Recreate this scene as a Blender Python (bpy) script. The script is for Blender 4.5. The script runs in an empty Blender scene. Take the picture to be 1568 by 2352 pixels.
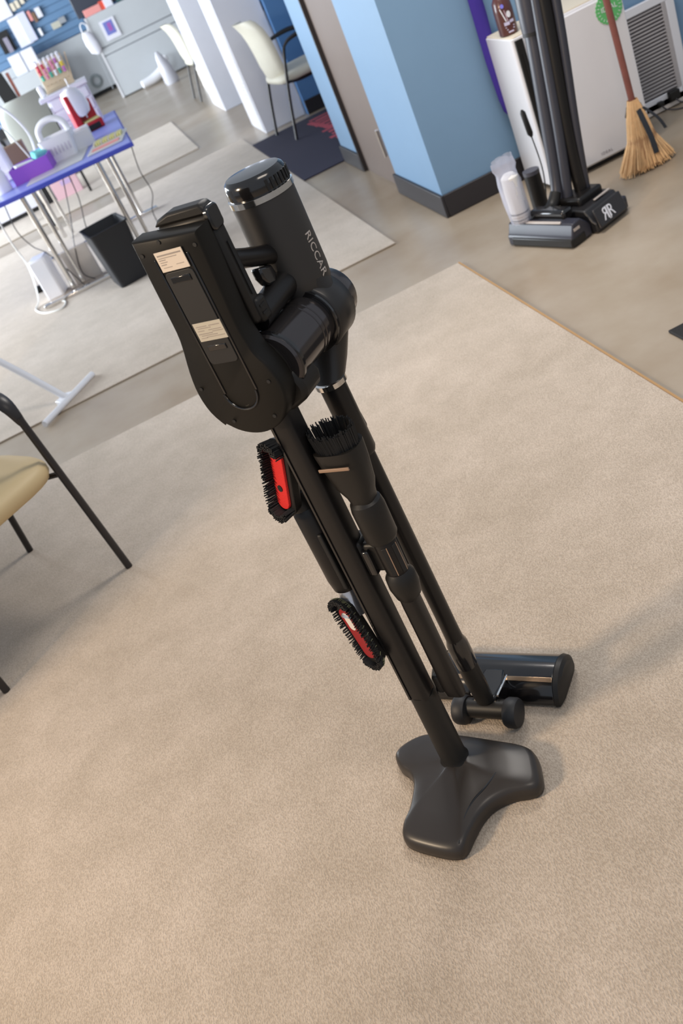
import bpy, bmesh, math, random
from mathutils import Vector, Matrix, Euler
random.seed(7)
PI = math.pi
SC = bpy.context.scene
COL = SC.collection
# ---------------------------------------------------------------- camera
f_px, th, ro, ya, H = 2210.65, 0.53797, 0.457511, 0.03214, 1.55
def room(v):
    x, y, z = v; c, s = math.cos(ya), math.sin(ya)
    return Vector((x*c+y*s, -x*s+y*c, z))
Fw = room((0, math.cos(th), -math.sin(th))); R0 = room((1, 0, 0)); U0 = room((0, math.sin(th), math.cos(th)))
Xc = math.cos(ro)*R0-math.sin(ro)*U0; Yc = math.sin(ro)*R0+math.cos(ro)*U0
cam_d = bpy.data.cameras.new('camera'); cam = bpy.data.objects.new('camera', cam_d); COL.objects.link(cam)
M = Matrix((Xc, Yc, -Fw)).transposed().to_4x4(); M.translation = Vector((0, 0, H)); cam.matrix_world = M
cam_d.sensor_fit = 'VERTICAL'; cam_d.sensor_height = 22.3; cam_d.sensor_width = 14.87; cam_d.lens = f_px/2352*22.3
cam_d.clip_start = 0.05; cam_d.clip_end = 100
cam_d.dof.use_dof = True; cam_d.dof.focus_distance = 1.72; cam_d.dof.aperture_fstop = 3.8
SC.camera = cam
# ---------------------------------------------------------------- world, lights, exposure
w = bpy.data.worlds.new('world'); SC.world = w; w.use_nodes = True
bg = w.node_tree.nodes['Background']; bg.inputs[0].default_value = (0.80, 0.88, 1.0, 1); bg.inputs[1].default_value = 0.54
def area(name, loc, target, sx, sy, power, col):
    l = bpy.data.lights.new(name, 'AREA'); l.shape = 'RECTANGLE'; l.size = sx; l.size_y = sy; l.energy = power; l.color = col
    o = bpy.data.objects.new(name, l); COL.objects.link(o); o.location = loc
    o.rotation_euler = (Vector(target)-Vector(loc)).to_track_quat('-Z', 'Y').to_euler(); return o
area('warm_lamp', (-3.3, 1.0, 2.3), (0.2, 1.5, 0.1), 0.45, 0.5, 118, (1.0, 0.77, 0.53))
area('ceiling_light_near', (0.9, 0.2, 2.9), (0.9, 0.6, 0), 1.2, 0.6, 20, (1.0, 0.88, 0.76))
area('ceiling_light_far', (1.2, 3.6, 2.9), (1.2, 3.6, 0), 1.2, 0.6, 55, (1.0, 0.94, 0.88))
area('window_light_left', (-5.0, 8.5, 1.7), (1.0, 8.0, 0.6), 5.0, 2.2, 640, (0.84, 0.92, 1.0))
area('window_light_far', (-6.5, 15.0, 1.8), (1.0, 15.5, 0.8), 6.0, 2.4, 1150, (0.88, 0.95, 1.0))
SC.view_settings.view_transform = 'Standard'; SC.view_settings.look = 'None'
SC.view_settings.exposure = 0.0; SC.view_settings.gamma = 1.0; SC.view_settings.use_curve_mapping = False

# ---------------------------------------------------------------- materials
def lin(c):
    c = c/255.0
    return c/12.92 if c <= .04045 else ((c+.055)/1.055)**2.4
def rgb(r, g, b): return (lin(r), lin(g), lin(b), 1)
MATS = {}
def mat(name, col, rough=.5, metal=0.0, var=0.0, vscale=8, bump=0.0, bscale=60, coat=0.0, alpha=1.0, sheen=0, spec=.5, trans=0.0):
    if name in MATS: return MATS[name]
    m = bpy.data.materials.new(name); m.use_nodes = True; nt = m.node_tree; p = nt.nodes['Principled BSDF']
    p.inputs['Base Color'].default_value = col; p.inputs['Roughness'].default_value = rough
    p.inputs['Metallic'].default_value = metal; p.inputs['Coat Weight'].default_value = coat
    p.inputs['Alpha'].default_value = alpha; p.inputs['Sheen Weight'].default_value = sheen
    p.inputs['Specular IOR Level'].default_value = spec; p.inputs['Transmission Weight'].default_value = trans
    tc = nt.nodes.new('ShaderNodeTexCoord')
    n = nt.nodes.new('ShaderNodeTexNoise'); n.inputs['Scale'].default_value = vscale; n.inputs['Detail'].default_value = 5
    nt.links.new(tc.outputs['Object'], n.inputs['Vector'])
    mx = nt.nodes.new('ShaderNodeMix'); mx.data_type = 'RGBA'
    v = max(var, .03)
    mx.inputs[6].default_value = tuple(c*(1-v) for c in col[:3])+(1,); mx.inputs[7].default_value = tuple(min(1, c*(1+v)) for c in col[:3])+(1,)
    nt.links.new(n.outputs['Fac'], mx.inputs[0]); nt.links.new(mx.outputs[2], p.inputs['Base Color'])
    if bump > 0:
        n2 = nt.nodes.new('ShaderNodeTexNoise'); n2.inputs['Scale'].default_value = bscale; n2.inputs['Detail'].default_value = 3
        nt.links.new(tc.outputs['Object'], n2.inputs['Vector'])
        b = nt.nodes.new('ShaderNodeBump'); b.inputs['Strength'].default_value = bump; b.inputs['Distance'].default_value = .004
        nt.links.new(n2.outputs['Fac'], b.inputs['Height']); nt.links.new(b.outputs['Normal'], p.inputs['Normal'])
    MATS[name] = m; return m
def carpet_mat():
    m = bpy.data.materials.new('carpet_pile'); m.use_nodes = True; nt = m.node_tree; p = nt.nodes['Principled BSDF']; L = nt.links.new
    p.inputs['Roughness'].default_value = .95; p.inputs['Sheen Weight'].default_value = .25; p.inputs['Specular IOR Level'].default_value = .15
    tc = nt.nodes.new('ShaderNodeTexCoord')
    def noise(sc, det, stretch=None):
        n = nt.nodes.new('ShaderNodeTexNoise'); n.inputs['Scale'].default_value = sc; n.inputs['Detail'].default_value = det
        if stretch:
            mp = nt.nodes.new('ShaderNodeMapping'); mp.inputs['Scale'].default_value = stretch
            L(tc.outputs['Object'], mp.inputs['Vector']); L(mp.outputs['Vector'], n.inputs['Vector'])
        else: L(tc.outputs['Object'], n.inputs['Vector'])
        return n
    big = noise(1.7, 4); mid = noise(9, 6); fine = noise(330, 3, (1.0, .55, 1))
    def ramp(n, a, b, ca, cb):
        r = nt.nodes.new('ShaderNodeValToRGB'); r.color_ramp.elements[0].position = a; r.color_ramp.elements[1].position = b
        r.color_ramp.elements[0].color = ca; r.color_ramp.elements[1].color = cb; L(n.outputs['Fac'], r.inputs['Fac']); return r
    r1 = ramp(big, .35, .68, rgb(178, 163, 146), rgb(190, 175, 159))
    r2 = ramp(mid, .38, .66, (.93, .925, .91, 1), (1.03, 1.03, 1.03, 1))
    r3 = ramp(fine, .36, .64, (.84, .825, .81, 1), (1.12, 1.13, 1.14, 1))
    def mul(a, b):
        x = nt.nodes.new('ShaderNodeMix'); x.data_type = 'RGBA'; x.blend_type = 'MULTIPLY'; x.inputs[0].default_value = 1
        L(a, x.inputs[6]); L(b, x.inputs[7]); return x.outputs[2]
    L(mul(mul(r1.outputs[0], r2.outputs[0]), r3.outputs[0]), p.inputs['Base Color'])
    ad = nt.nodes.new('ShaderNodeMath'); ad.operation = 'MULTIPLY_ADD'; ad.inputs[1].default_value = .15
    L(mid.outputs['Fac'], ad.inputs[0]); L(fine.outputs['Fac'], ad.inputs[2])
    b = nt.nodes.new('ShaderNodeBump'); b.inputs['Strength'].default_value = .55; b.inputs['Distance'].default_value = .006
    L(ad.outputs[0], b.inputs['Height']); L(b.outputs['Normal'], p.inputs['Normal']); return m
def concrete_mat():
    m = bpy.data.materials.new('polished_concrete'); m.use_nodes = True; nt = m.node_tree; p = nt.nodes['Principled BSDF']; L = nt.links.new
    tc = nt.nodes.new('ShaderNodeTexCoord')
    n = nt.nodes.new('ShaderNodeTexNoise'); n.inputs['Scale'].default_value = 1.4; n.inputs['Detail'].default_value = 8; n.inputs['Roughness'].default_value = .6
    L(tc.outputs['Object'], n.inputs['Vector'])
    r = nt.nodes.new('ShaderNodeValToRGB'); e = r.color_ramp.elements
    e[0].position = .32; e[0].color = rgb(146, 128, 106); e[1].position = .70; e[1].color = rgb(172, 160, 144)
    L(n.outputs['Fac'], r.inputs['Fac']); L(r.outputs[0], p.inputs['Base Color'])
    p.inputs['Roughness'].default_value = .32; p.inputs['Specular IOR Level'].default_value = .45
    return m
CARPET = carpet_mat(); CONCRETE = concrete_mat()
BLK = mat('matte_black_plastic', rgb(27, 25, 23), .45, bump=.05, bscale=900, spec=.35)
BLKP = mat('dock_plate_black', rgb(22, 20, 17), .5, spec=.22)
BLKB = mat('base_black', rgb(46, 41, 37), .36, spec=.45)
BLKG = mat('gloss_black_plastic', rgb(22, 21, 22), .16, coat=.4)
BLKS = mat('satin_black_metal', rgb(24, 22, 22), .36, metal=.15, spec=.4)
BLKM = mat('smoky_cup', rgb(78, 74, 74), .16, metal=.75)
BLKD = mat('deep_black', rgb(12, 12, 13), .6)
BRIS = mat('black_bristle', rgb(16, 16, 17), .55)
BRISL = mat('grey_bristle_tip', rgb(105, 100, 95), .5)
CHROME = mat('chrome', rgb(225, 222, 218), .12, metal=1.0)
SILV = mat('silver_print', rgb(190, 180, 172), .35, metal=.3)
RED = mat('red_pad', rgb(205, 28, 24), .75, bump=.3, bscale=500)
LABEL = mat('cream_label', rgb(214, 200, 184), .55)
LABTX = mat('label_print', rgb(150, 140, 132), .6)
TANS = mat('tan_strip', rgb(150, 122, 100), .5)
BLUE_L = mat('blue_paint', rgb(116, 148, 178), .55, bump=.08, bscale=300)
BLUE_D = mat('deep_blue_paint', rgb(90, 136, 188), .55, bump=.08, bscale=300)
BASEB = mat('black_rubber_base', rgb(40, 37, 40), .5)
DOORM = mat('taupe_door', rgb(112, 98, 90), .5)
SEAM = mat('dark_seam', rgb(48, 42, 42), .5)
WHITE = mat('white_enamel', rgb(222, 222, 226), .35)
WHITEP = mat('white_panel', rgb(232, 233, 240), .5)
IVORY = mat('ivory_top', rgb(220, 210, 190), .45)
GREYC = mat('grey_cabinet', rgb(188, 192, 196), .5)
GREYD = mat('cabinet_shadow_gap', rgb(150, 154, 160), .6)
BROWNJ = mat('brown_bottle', rgb(82, 44, 40), .3, coat=.3)
LILAC = mat('lilac_dot', rgb(130, 130, 235), .5)
PURP = mat('indigo_cloth', rgb(58, 40, 140), .85, bump=.3, bscale=80)
GREEN = mat('green_badge', rgb(98, 186, 112), .5)
HNDL = mat('red_brown_wood', rgb(135, 78, 66), .5, var=.25, vscale=25)
STRAW = mat('straw', rgb(212, 172, 124), .8, var=.2, vscale=60)
STRAWD = mat('straw_core', rgb(160, 118, 80), .9, var=.2, vscale=60)
RIB = mat('black_ribbon', rgb(30, 32, 38), .7)
GRAYV = mat('vent_dark', rgb(78, 68, 68), .7)
SLAT = mat('vent_louver', rgb(170, 165, 165), .5)
NOZ = mat('nozzle_plastic', rgb(44, 44, 54), .4)
TUBE = mat('upright_tube', rgb(52, 53, 62), .38)
FILM = mat('clear_film', rgb(222, 225, 242), .18, alpha=.42)
ROLL = mat('white_roll', rgb(232, 230, 228), .7)
TAN = mat('tan_vinyl', rgb(196, 174, 132), .55, var=.06)
CREAMV = mat('cream_vinyl', rgb(212, 208, 192), .55, var=.05)
CHAIRF = mat('black_chair_frame', rgb(34, 30, 30), .38)
MATN = mat('navy_mat', rgb(44, 42, 60), .95, bump=.5, bscale=300)
MATR = mat('mat_red', rgb(178, 74, 88), .95, bump=.5, bscale=300)
TBLUE = mat('blue_edge', rgb(62, 74, 180), .4)
TTOP = mat('table_laminate', rgb(140, 150, 225), .35)
TTOPW = mat('table_protector', rgb(205, 203, 200), .3)
RIMW = mat('white_gloss', rgb(240, 240, 245), .3)
REDM = mat('red_machine', rgb(186, 18, 36), .35)
YEL = mat('yellow_card', rgb(228, 220, 150), .7)
PURB = mat('purple_box', rgb(150, 86, 210), .5)
PINK = mat('pink_box', rgb(222, 182, 190), .6)
CREAM = mat('cream_card', rgb(214, 205, 196), .7)
TEAL = mat('teal_cloth', rgb(120, 205, 205), .8)
CORD = mat('black_cord', rgb(50, 46, 50), .5)
WCORD = mat('white_cord', rgb(225, 225, 220), .5)
SLATB = mat('slatwall_blue', rgb(98, 132, 168), .5)
SLATG = mat('slatwall_groove', rgb(84, 116, 150), .6)
ORANGE = mat('orange_box', rgb(220, 80, 60), .6)
PALER = mat('pale_red_print', rgb(226, 150, 145), .6)
DARKM = mat('dark_screen', rgb(58, 62, 74), .3)
PAPER = mat('paper_white', rgb(222, 222, 232), .7)
PRINTB = mat('blue_print', rgb(112, 120, 190), .6)
WOODR = mat('pale_wood', rgb(214, 194, 165), .6)
GREENG = mat('grey_green_pad', rgb(176, 180, 172), .7)
BROWN = mat('brown_box', rgb(120, 92, 72), .6)
PRINTG = mat('grey_print', rgb(196, 190, 206), .6)
BINM = mat('bin_black', rgb(26, 28, 33), .5)
BING = mat('bin_edge_grey', rgb(120, 118, 122), .4)

# ---------------------------------------------------------------- mesh helpers
def bm_(): return bmesh.new()
def rotm(r):
    return Euler(r).to_matrix() if r is not None else Matrix.Identity(3)
def box(bm, c, s, rot=None, taper=None):
    R = rotm(rot); c = Vector(c); vs = []
    for z in (-1, 1):
        k = 1 if (taper is None or z < 0) else taper
        for x, y in ((-1, -1), (1, -1), (1, 1), (-1, 1)):
            vs.append(bm.verts.new(c+R @ Vector((x*s[0]/2*k, y*s[1]/2*k, z*s[2]/2))))
    for f in ((3, 2, 1, 0), (4, 5, 6, 7), (0, 1, 5, 4), (1, 2, 6, 5), (2, 3, 7, 6), (3, 0, 4, 7)):
        bm.faces.new([vs[i] for i in f])
def frame(d):
    d = d.normalized(); a = Vector((0, 0, 1)) if abs(d.z) < .9 else Vector((0, 1, 0))
    u = d.cross(a).normalized(); return u, u.cross(d).normalized() if False else d.cross(u).normalized()
def loft(bm, rings, cap=True, close=True):
    R = [[bm.verts.new(Vector(p)) for p in r] for r in rings]; n = len(R[0])
    for a, b in zip(R[:-1], R[1:]):
        for i in range(n if close else n-1):
            j = (i+1) % n
            bm.faces.new((a[i], a[j], b[j], b[i]))
    if cap:
        bm.faces.new(R[0][::-1]); bm.faces.new(R[-1])
def circ(c, u, v, r, n, r2=None, p=2.0):
    out = []
    for i in range(n):
        t = 2*PI*i/n; ct, st = math.cos(t), math.sin(t)
        e = 2.0/p
        x = math.copysign(abs(ct)**e, ct); y = math.copysign(abs(st)**e, st)
        out.append(Vector(c)+u*x*r+v*y*(r2 or r))
    return out
def tube(bm, pts, r, n=12, cap=True, flat=None):
    pts = [Vector(p) for p in pts]; rs = r if isinstance(r, (list, tuple)) else [r]*len(pts)
    rings = []; u = None
    for i, p in enumerate(pts):
        d = (pts[min(i+1, len(pts)-1)]-pts[max(i-1, 0)])
        if d.length < 1e-9: d = Vector((0, 0, 1))
        d.normalize()
        if u is None: u, v = frame(d)
        else:
            u = (u-d*u.dot(d)).normalized(); v = d.cross(u).normalized()
        rings.append(circ(p, u, v, rs[i], n, None if flat is None else rs[i]*flat))
    loft(bm, rings, cap)
def cyl(bm, a, b, r, r2=None, n=24): tube(bm, [a, b], [r, r if r2 is None else r2], n)
def lathe(bm, prof, o=(0, 0, 0), ax=(0, 0, 1), n=32):
    ax = Vector(ax).normalized(); u, v = frame(ax); o = Vector(o)
    loft(bm, [circ(o+ax*z, u, v, max(r, 1e-4), n) for r, z in prof])
def smooth_path(P, k=6, closed=False):
    P = [Vector(p) for p in P]; out = []; n = len(P)
    rng = range(n) if closed else range(n-1)
    for i in rng:
        g = (lambda j: P[j % n]) if closed else (lambda j: P[max(0, min(n-1, j))])
        a, b, c, d = g(i-1), g(i), g(i+1), g(i+2)
        for j in range(k):
            t = j/k
            out.append(.5*((2*b)+(c-a)*t+(2*a-5*b+4*c-d)*t*t+(3*b-a-3*c+d)*t**3))
    if not closed: out.append(P[-1])
    return out
def prism(bm, pts, a, b, axis='z'):
    """extrude 2d outline between a and b; axis z: (x,y); axis y: (x,z); axis x: (y,z)"""
    def q(p, t):
        return {'z': (p[0], p[1], t), 'y': (p[0], t, p[1]), 'x': (t, p[0], p[1])}[axis]
    loft(bm, [[q(p, a) for p in pts], [q(p, b) for p in pts]])
def rrect(w, h, r, cx=0, cy=0, k=5):
    out = []
    for sx, sy, a0 in ((1, 1, 0), (-1, 1, PI/2), (-1, -1, PI), (1, -1, 1.5*PI)):
        for i in range(k+1):
            a = a0+PI/2*i/k
            out.append((cx+sx*(w/2-r)+r*math.cos(a), cy+sy*(h/2-r)+r*math.sin(a)))
    return out
def obj(name, bm, m, parent=None, smooth=True, bevel=0, seg=2, angle=35):
    bmesh.ops.recalc_face_normals(bm, faces=bm.faces[:])
    me = bpy.data.meshes.new(name); bm.to_mesh(me); bm.free()
    for mm in (m if isinstance(m, (list, tuple)) else [m]): me.materials.append(mm)
    o = bpy.data.objects.new(name, me); COL.objects.link(o)
    if smooth:
        for p in me.polygons: p.use_smooth = True
        me.set_sharp_from_angle(angle=math.radians(angle))
    if bevel:
        b = o.modifiers.new('bevel', 'BEVEL'); b.width = bevel; b.segments = seg; b.limit_method = 'ANGLE'; b.angle_limit = math.radians(40)
        b.harden_normals = False
    if parent: o.parent = parent
    return o
def tag(o, label, cat, group=None, kind=None):
    o['label'] = label; o['category'] = cat
    if group: o['group'] = group
    if kind: o['kind'] = kind
    return o
def thing(name, label, cat, loc=(0, 0, 0), rz=0, group=None, rot=None):
    o = bpy.data.objects.new(name, None); COL.objects.link(o); o.location = loc; o.rotation_euler = rot or (0, 0, rz)
    o.empty_display_size = .05
    return tag(o, label, cat, group)
def struct(name, bm, m, smooth=False, bevel=0):
    o = obj(name, bm, m, None, smooth, bevel); o['kind'] = 'structure'; return o
def B(name, m, c, s, parent=None, bevel=0, rot=None, taper=None, smooth=False):
    bm = bm_(); box(bm, c, s, rot, taper); return obj(name, bm, m, parent, smooth or bevel > 0, bevel)
def C(name, m, a, b, r, parent=None, r2=None, n=20, bevel=0):
    bm = bm_(); cyl(bm, a, b, r, r2, n); return obj(name, bm, m, parent, True, bevel)
def T(name, m, pts, r, parent=None, n=10, k=6, flat=None):
    bm = bm_(); P = smooth_path(pts, k) if len(pts) > 2 else pts
    rr = r
    if isinstance(r, (list, tuple)) and len(pts) > 2:
        rr = []
        for i in range(len(P)):
            t = i/k; j = min(int(t), len(r)-2); rr.append(r[j]+(r[j+1]-r[j])*(t-j))
    tube(bm, P, rr, n, True, flat); return obj(name, bm, m, parent)
def copy_tree(o, label=None):
    c = o.copy(); COL.objects.link(c)
    if label: c['label'] = label
    for ch in list(o.children):
        d = ch.copy(); COL.objects.link(d); d.parent = c
        for g in list(ch.children):
            e = g.copy(); COL.objects.link(e); e.parent = d
    return c
def text_mesh(name, body, size, m, parent, mapf, extrude=.0006, align='CENTER', shear=0, spacing=1.0):
    cu = bpy.data.curves.new('t', 'FONT'); cu.body = body; cu.size = size; cu.align_x = align; cu.align_y = 'CENTER'
    cu.extrude = extrude; cu.shear = shear; cu.resolution_u = 3; cu.space_character = spacing
    to = bpy.data.objects.new('t', cu); COL.objects.link(to)
    dg = bpy.context.evaluated_depsgraph_get(); me = bpy.data.meshes.new_from_object(to.evaluated_get(dg))
    COL.objects.unlink(to); bpy.data.objects.remove(to); bpy.data.curves.remove(cu)
    for v in me.vertices: v.co = Vector(mapf(v.co.x, v.co.y, v.co.z))
    me.materials.clear(); me.materials.append(m)
    o = bpy.data.objects.new(name, me); COL.objects.link(o)
    if parent: o.parent = parent
    return o

# ================================================================ SETTING
bm = bm_(); box(bm, (0, 9, -.05), (16, 28, .1)); struct('floor', bm, CONCRETE)
def carpet(x0, x1, y0, y1, label):
    bm = bm_(); box(bm, ((x0+x1)/2, (y0+y1)/2, .0045), (x1-x0, y1-y0, .007))
    o = obj('carpet', bm, CARPET, None, True, .003); tag(o, label, 'carpet'); return o
carpet(-3.2, 1.09, -2.2, 4.055, 'largest beige cut-pile carpet, nearest, with the vacuum stand on it')
c1 = [o for o in COL.objects if o.name == 'carpet'][0]
B('edge_binding', mat('tan_binding', rgb(168, 132, 88), .8), (1.0935, .9275, .005), (.007, 6.255, .0085), c1)['label'] = 'tan binding strip'
carpet(-3.2, .995, 4.70, 9.37, 'beige carpet of the second row, passing under the blue-edged table')
carpet(-3.2, .64, 9.98, 12.6, 'farthest beige carpet, small, between the table and the grey cabinets')
bm = bm_(); box(bm, (-1.72, 3.30, .8), (.10, 2.4, 1.6)); struct('light_blocker_left', bm, GREYC)  # added unseen wall, blocks the warm lamp to shade the near chair area
# column and right-hand walls
bm = bm_(); box(bm, (3.15, 5.085, 1.5), (3.7, .77, 3.0)); struct('wall_front', bm, BLUE_L)
bm = bm_(); box(bm, (1.42, 6.525, 1.5), (.20, .47, 3.0)); struct('wall_right', bm, BLUE_L)
bm = bm_(); box(bm, (1.42, 5.88, 2.6), (.20, .82, .8)); struct('wall_above', bm, BLUE_L)
bm = bm_(); box(bm, (2.745, 9.05, 1.5), (2.31, .12, 3.0)); struct('wall_recess', bm, BLUE_D)
bm = bm_(); box(bm, (4.9, 7.0, 1.5), (.12, 4.0, 3.0)); struct('wall_side', bm, BLUE_D)
def base(name, c, s):
    bm = bm_(); box(bm, c, s); struct(name, bm, BASEB, True, .004)
base('baseboard_front', (3.15, 4.692, .058), (3.7, .016, .114))
base('baseboard_left', (1.292, 5.085, .058), (.016, .80, .114))
base('baseboard_right', (1.312, 6.525, .058), (.016, .47, .114))
base('baseboard_recess', (2.745, 8.982, .06), (2.31, .016, .118))
# door in the side of the column
dr = bm_(); box(dr, (1.36, 5.885, 1.05), (.05, .79, 2.1)); door = struct('door_1', dr, DOORM)
B('door_seam', SEAM, (1.345, 5.482, 1.05), (.06, .022, 2.1), door)
B('door_seam', SEAM, (1.333, 6.285, 1.05), (.05, .022, 2.1), door)
B('hinge', mat('hinge_steel', rgb(215, 215, 222), .4), (1.328, 5.640, .262), (.020, .040, .15), door, .003)
C('hinge_pin', CHROME, (1.314, 5.615, .185), (1.314, 5.615, .34), .008, door)
# far wall with slatwall panel
bm = bm_(); box(bm, (1.0, 21.6, 1.5), (12, .1, 3.0)); struct('wall_back', bm, BLUE_D)
base('baseboard_back', (1.0, 21.54, .09), (12, .02, .18))
sw = thing('slatwall', 'blue slatted display wall hung with small packets, far upper left', 'slatwall', (0, 20.55, 0))
B('back_panel', SLATG, (-.75, .06, 1.95), (2.3, .06, 1.7), sw)
for i in range(14):
    B('slat', SLATB, (-.75, .015, 1.15+i*.12), (2.3, .03, .107), sw)

# ================================================================ STAND + STICK VACUUM (own frame, turned 41 degrees)
O = (0.021, 1.424, 0.008); RZ = math.radians(-41)
st = thing('vacuum_stand', 'black floor stand with three-lobed base, upright pole and long dock plate', 'vacuum stand', O, RZ)
# base
out = [(-.140, .010), (-.125, .040), (-.092, .064), (-.05, .070), (.0, .071), (.07, .066), (.145, .058), (.172, .042), (.188, .012), (.200, -.022), (.190, -.043), (.150, -.058), (.118, -.083), (.102, -.115), (.095, -.155), (.090, -.190), (.070, -.203), (.02, -.202), (-.035, -.192), (-.052, -.166), (-.052, -.130), (-.058, -.095), (-.068, -.062), (-.088, -.038), (-.120, -.020)]
oc = smooth_path([(x, y, 0) for x, y in out], 4, True)
hub = Vector((.014, -.004, 0))
bm = bm_(); rings = []
for s, z in ((.97, 0), (1.0, .006), (1.0, .020), (.985, .030), (.955, .036), (.90, .040), (.62, .043), (.35, .046), (.2, .050), (.13, .053)):
    rings.append([hub+(p-hub)*s+Vector((0, 0, z)) for p in oc])
loft(bm, rings); base_o = obj('base', bm, BLKB, st, True, 0, angle=60)
bm = bm_(); pts = [(-.030, -.172, .0), (-.036, -.12, 0), (-.030, -.09, 0)]
# inlaid panel seam on the front lobe
seam = smooth_path([(.082, -.185, 0), (.076, -.13, 0), (.082, -.09, 0), (.098, -.055, 0), (.11, -.02, 0)], 6)
bm = bm_(); tube(bm, [Vector((p.x, p.y, .0365+.012*max(0, 1-(p-hub).length/.2))) for p in seam], .0016, 6); obj('base_seam', bm, BLKG, base_o)
# pole
px, py = .012, .002
def sq_loft(bm, levels, p=3.2, n=28):
    loft(bm, [circ((cx, cy, z), Vector((1, 0, 0)), Vector((0, 1, 0)), rx, n, ry, p) for cx, cy, z, rx, ry in levels])
bm = bm_(); sq_loft(bm, [(px, py, .050, .030, .030), (px, py, .058, .0265, .0265), (px, py, .245, .0255, .0255), (px, py, .25, .0245, .0245)], 2.3); obj('pole_sleeve', bm, BLK, st)
bm = bm_(); sq_loft(bm, [(px, py, .245, .0225, .0235), (px, py, 1.0, .0225, .0235)], 3.6); pole = obj('pole', bm, BLKS, st)
B('cable_groove', BLKG, (px-.016, py-.0225, .60), (.004, .004, .70), pole)
B('cable_groove', BLKG, (px-.0225, py-.010, .60), (.003, .004, .70), pole)
# tool bracket and its two cups
bm = bm_(); box(bm, (px, py+.012, .60), (.058, .044, .075)); box(bm, (px+.045, py+.008, .60), (.06, .026, .062)); box(bm, (px-.042, py+.008, .60), (.05, .026, .062))
obj('tool_bracket', bm, BLK, st, True, .006)
B('bracket_latch', BLKG, (px+.034, py-.006, .595), (.014, .018, .055), st, .003)
# dock plate : straight top, round foot
def plate_outline(g=0.0):
    cx, cz, R = -.008, .987, .081-g
    pts = [(-.062+g, 1.247-g), (-.064+g, 1.19), (-.066+g, 1.13), (-.069+g, 1.085)]
    pts += [(cx-R*.93, 1.030), (cx-R, .990), (cx-R*.94, .955), (cx-R*.76, .930)]
    for a in range(225, 316, 15): pts.append((cx+R*math.cos(math.radians(a)), cz+R*math.sin(math.radians(a))))
    pts += [(cx+R*.93, .957), (cx+R, .985), (cx+R*.92, 1.018), (cx+R*.76, 1.045)]
    pts += [(.048-g, 1.085), (.050-g, 1.13), (.054-g, 1.19), (.057-g, 1.240-g)]
    return pts
def plate_ring(g, y):
    P = plate_outline(g)
    a = smooth_path([(x, 0, z) for x, z in P], 3)
    return [Vector((p.x, y, p.z)) for p in a]
bm = bm_(); loft(bm, [plate_ring(.004, -.046), plate_ring(.001, -.044), plate_ring(0, -.041), plate_ring(0, -.012), plate_ring(.003, -.006)]); dock = obj('dock_plate', bm, BLKP, st, True, 0, angle=40)
# deeper round cradle behind the foot of the plate
bm = bm_(); lathe(bm, [(.079, -.008), (.080, .008), (.074, .016), (.058, .020)], (-.008, 0, .987), (0, 1, 0), 40); obj('dock_cradle', bm, BLK, st)
bm = bm_(); prism(bm, [(.045, 1.0), (.073, .985), (.082, .955), (.078, .935), (.045, .918), (.02, .915)], -.01, .050, 'y'); obj('cradle_lip', bm, BLK, st, True, .008)
# recess ribs of the plate
for xo, za, zb in ((-.034, 1.215, .985), (.027, 1.215, .985)):
    B('channel_rib', BLKG, (xo, -.0465, (za+zb)/2), (.0035, .003, za-zb), dock, .001)
bm = bm_(); prism(bm, rrect(.054, .155, .008, -.004, 1.115), -.0475, -.044, 'y'); obj('channel_inset', bm, mat('inset_black', rgb(24, 23, 23), .5), dock, True, .001)
bm = bm_(); pts = [( -.006+.031*math.cos(a), -.047, .985+.031*math.sin(a)) for a in [PI+PI*i/16 for i in range(17)]]
tube(bm, pts, .0018, 8); obj('channel_arc', bm, BLKG, dock)
B('channel_step', BLKG, (-.004, -.0478, 1.180), (.036, .003, .010), dock, .001)
B('channel_step', BLKG, (-.003, -.0478, 1.066), (.034, .003, .009), dock, .001)
for x, z in ((-.052, 1.225), (.046, 1.222), (-.012, 1.238), (-.075, 1.0), (.055, .995), (-.045, .935), (.035, .935)):
    C('screw_hole', BLKD, (x, -.0475, z), (x, -.044, z), .0032, dock, n=10)
def sticker(x, z, w_, h_, rows, m1):
    s = B('label_sticker', m1, (x, -.0486, z), (w_, .0012, h_), dock)
    s['label'] = 'cream printed rating label'
    for (u, v, ww, hh) in rows:
        B('print_line', LABTX, (x+u, -.0493, z+v), (ww, .0004, hh), s)
sticker(-.003, 1.210, .051, .030, [(.0, .0095, .044, .0022), (-.005, .0055, .034, .0010), (-.016, .0025, .012, .0012), (-.015, -.001, .013, .0010), (-.017, -.0045, .010, .0012), (.012, -.007, .014, .0008), (-.012, -.009, .016, .0008)], LABEL)
sticker(0.000, 1.094, .052, .030, [(-.012, .009, .020, .0010), (.012, .009, .020, .0012), (-.008, .006, .024, .0010), (-.016, .002, .012, .0010), (.010, .002, .024, .0010), (.014, -.001, .020, .0010), (-.010, -.003, .026, .0012), (-.004, -.006, .030, .0010), (.006, -.009, .034, .0009), (-.016, -.010, .012, .0008)], mat('grey_label', rgb(186, 178, 162), .55))

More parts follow.
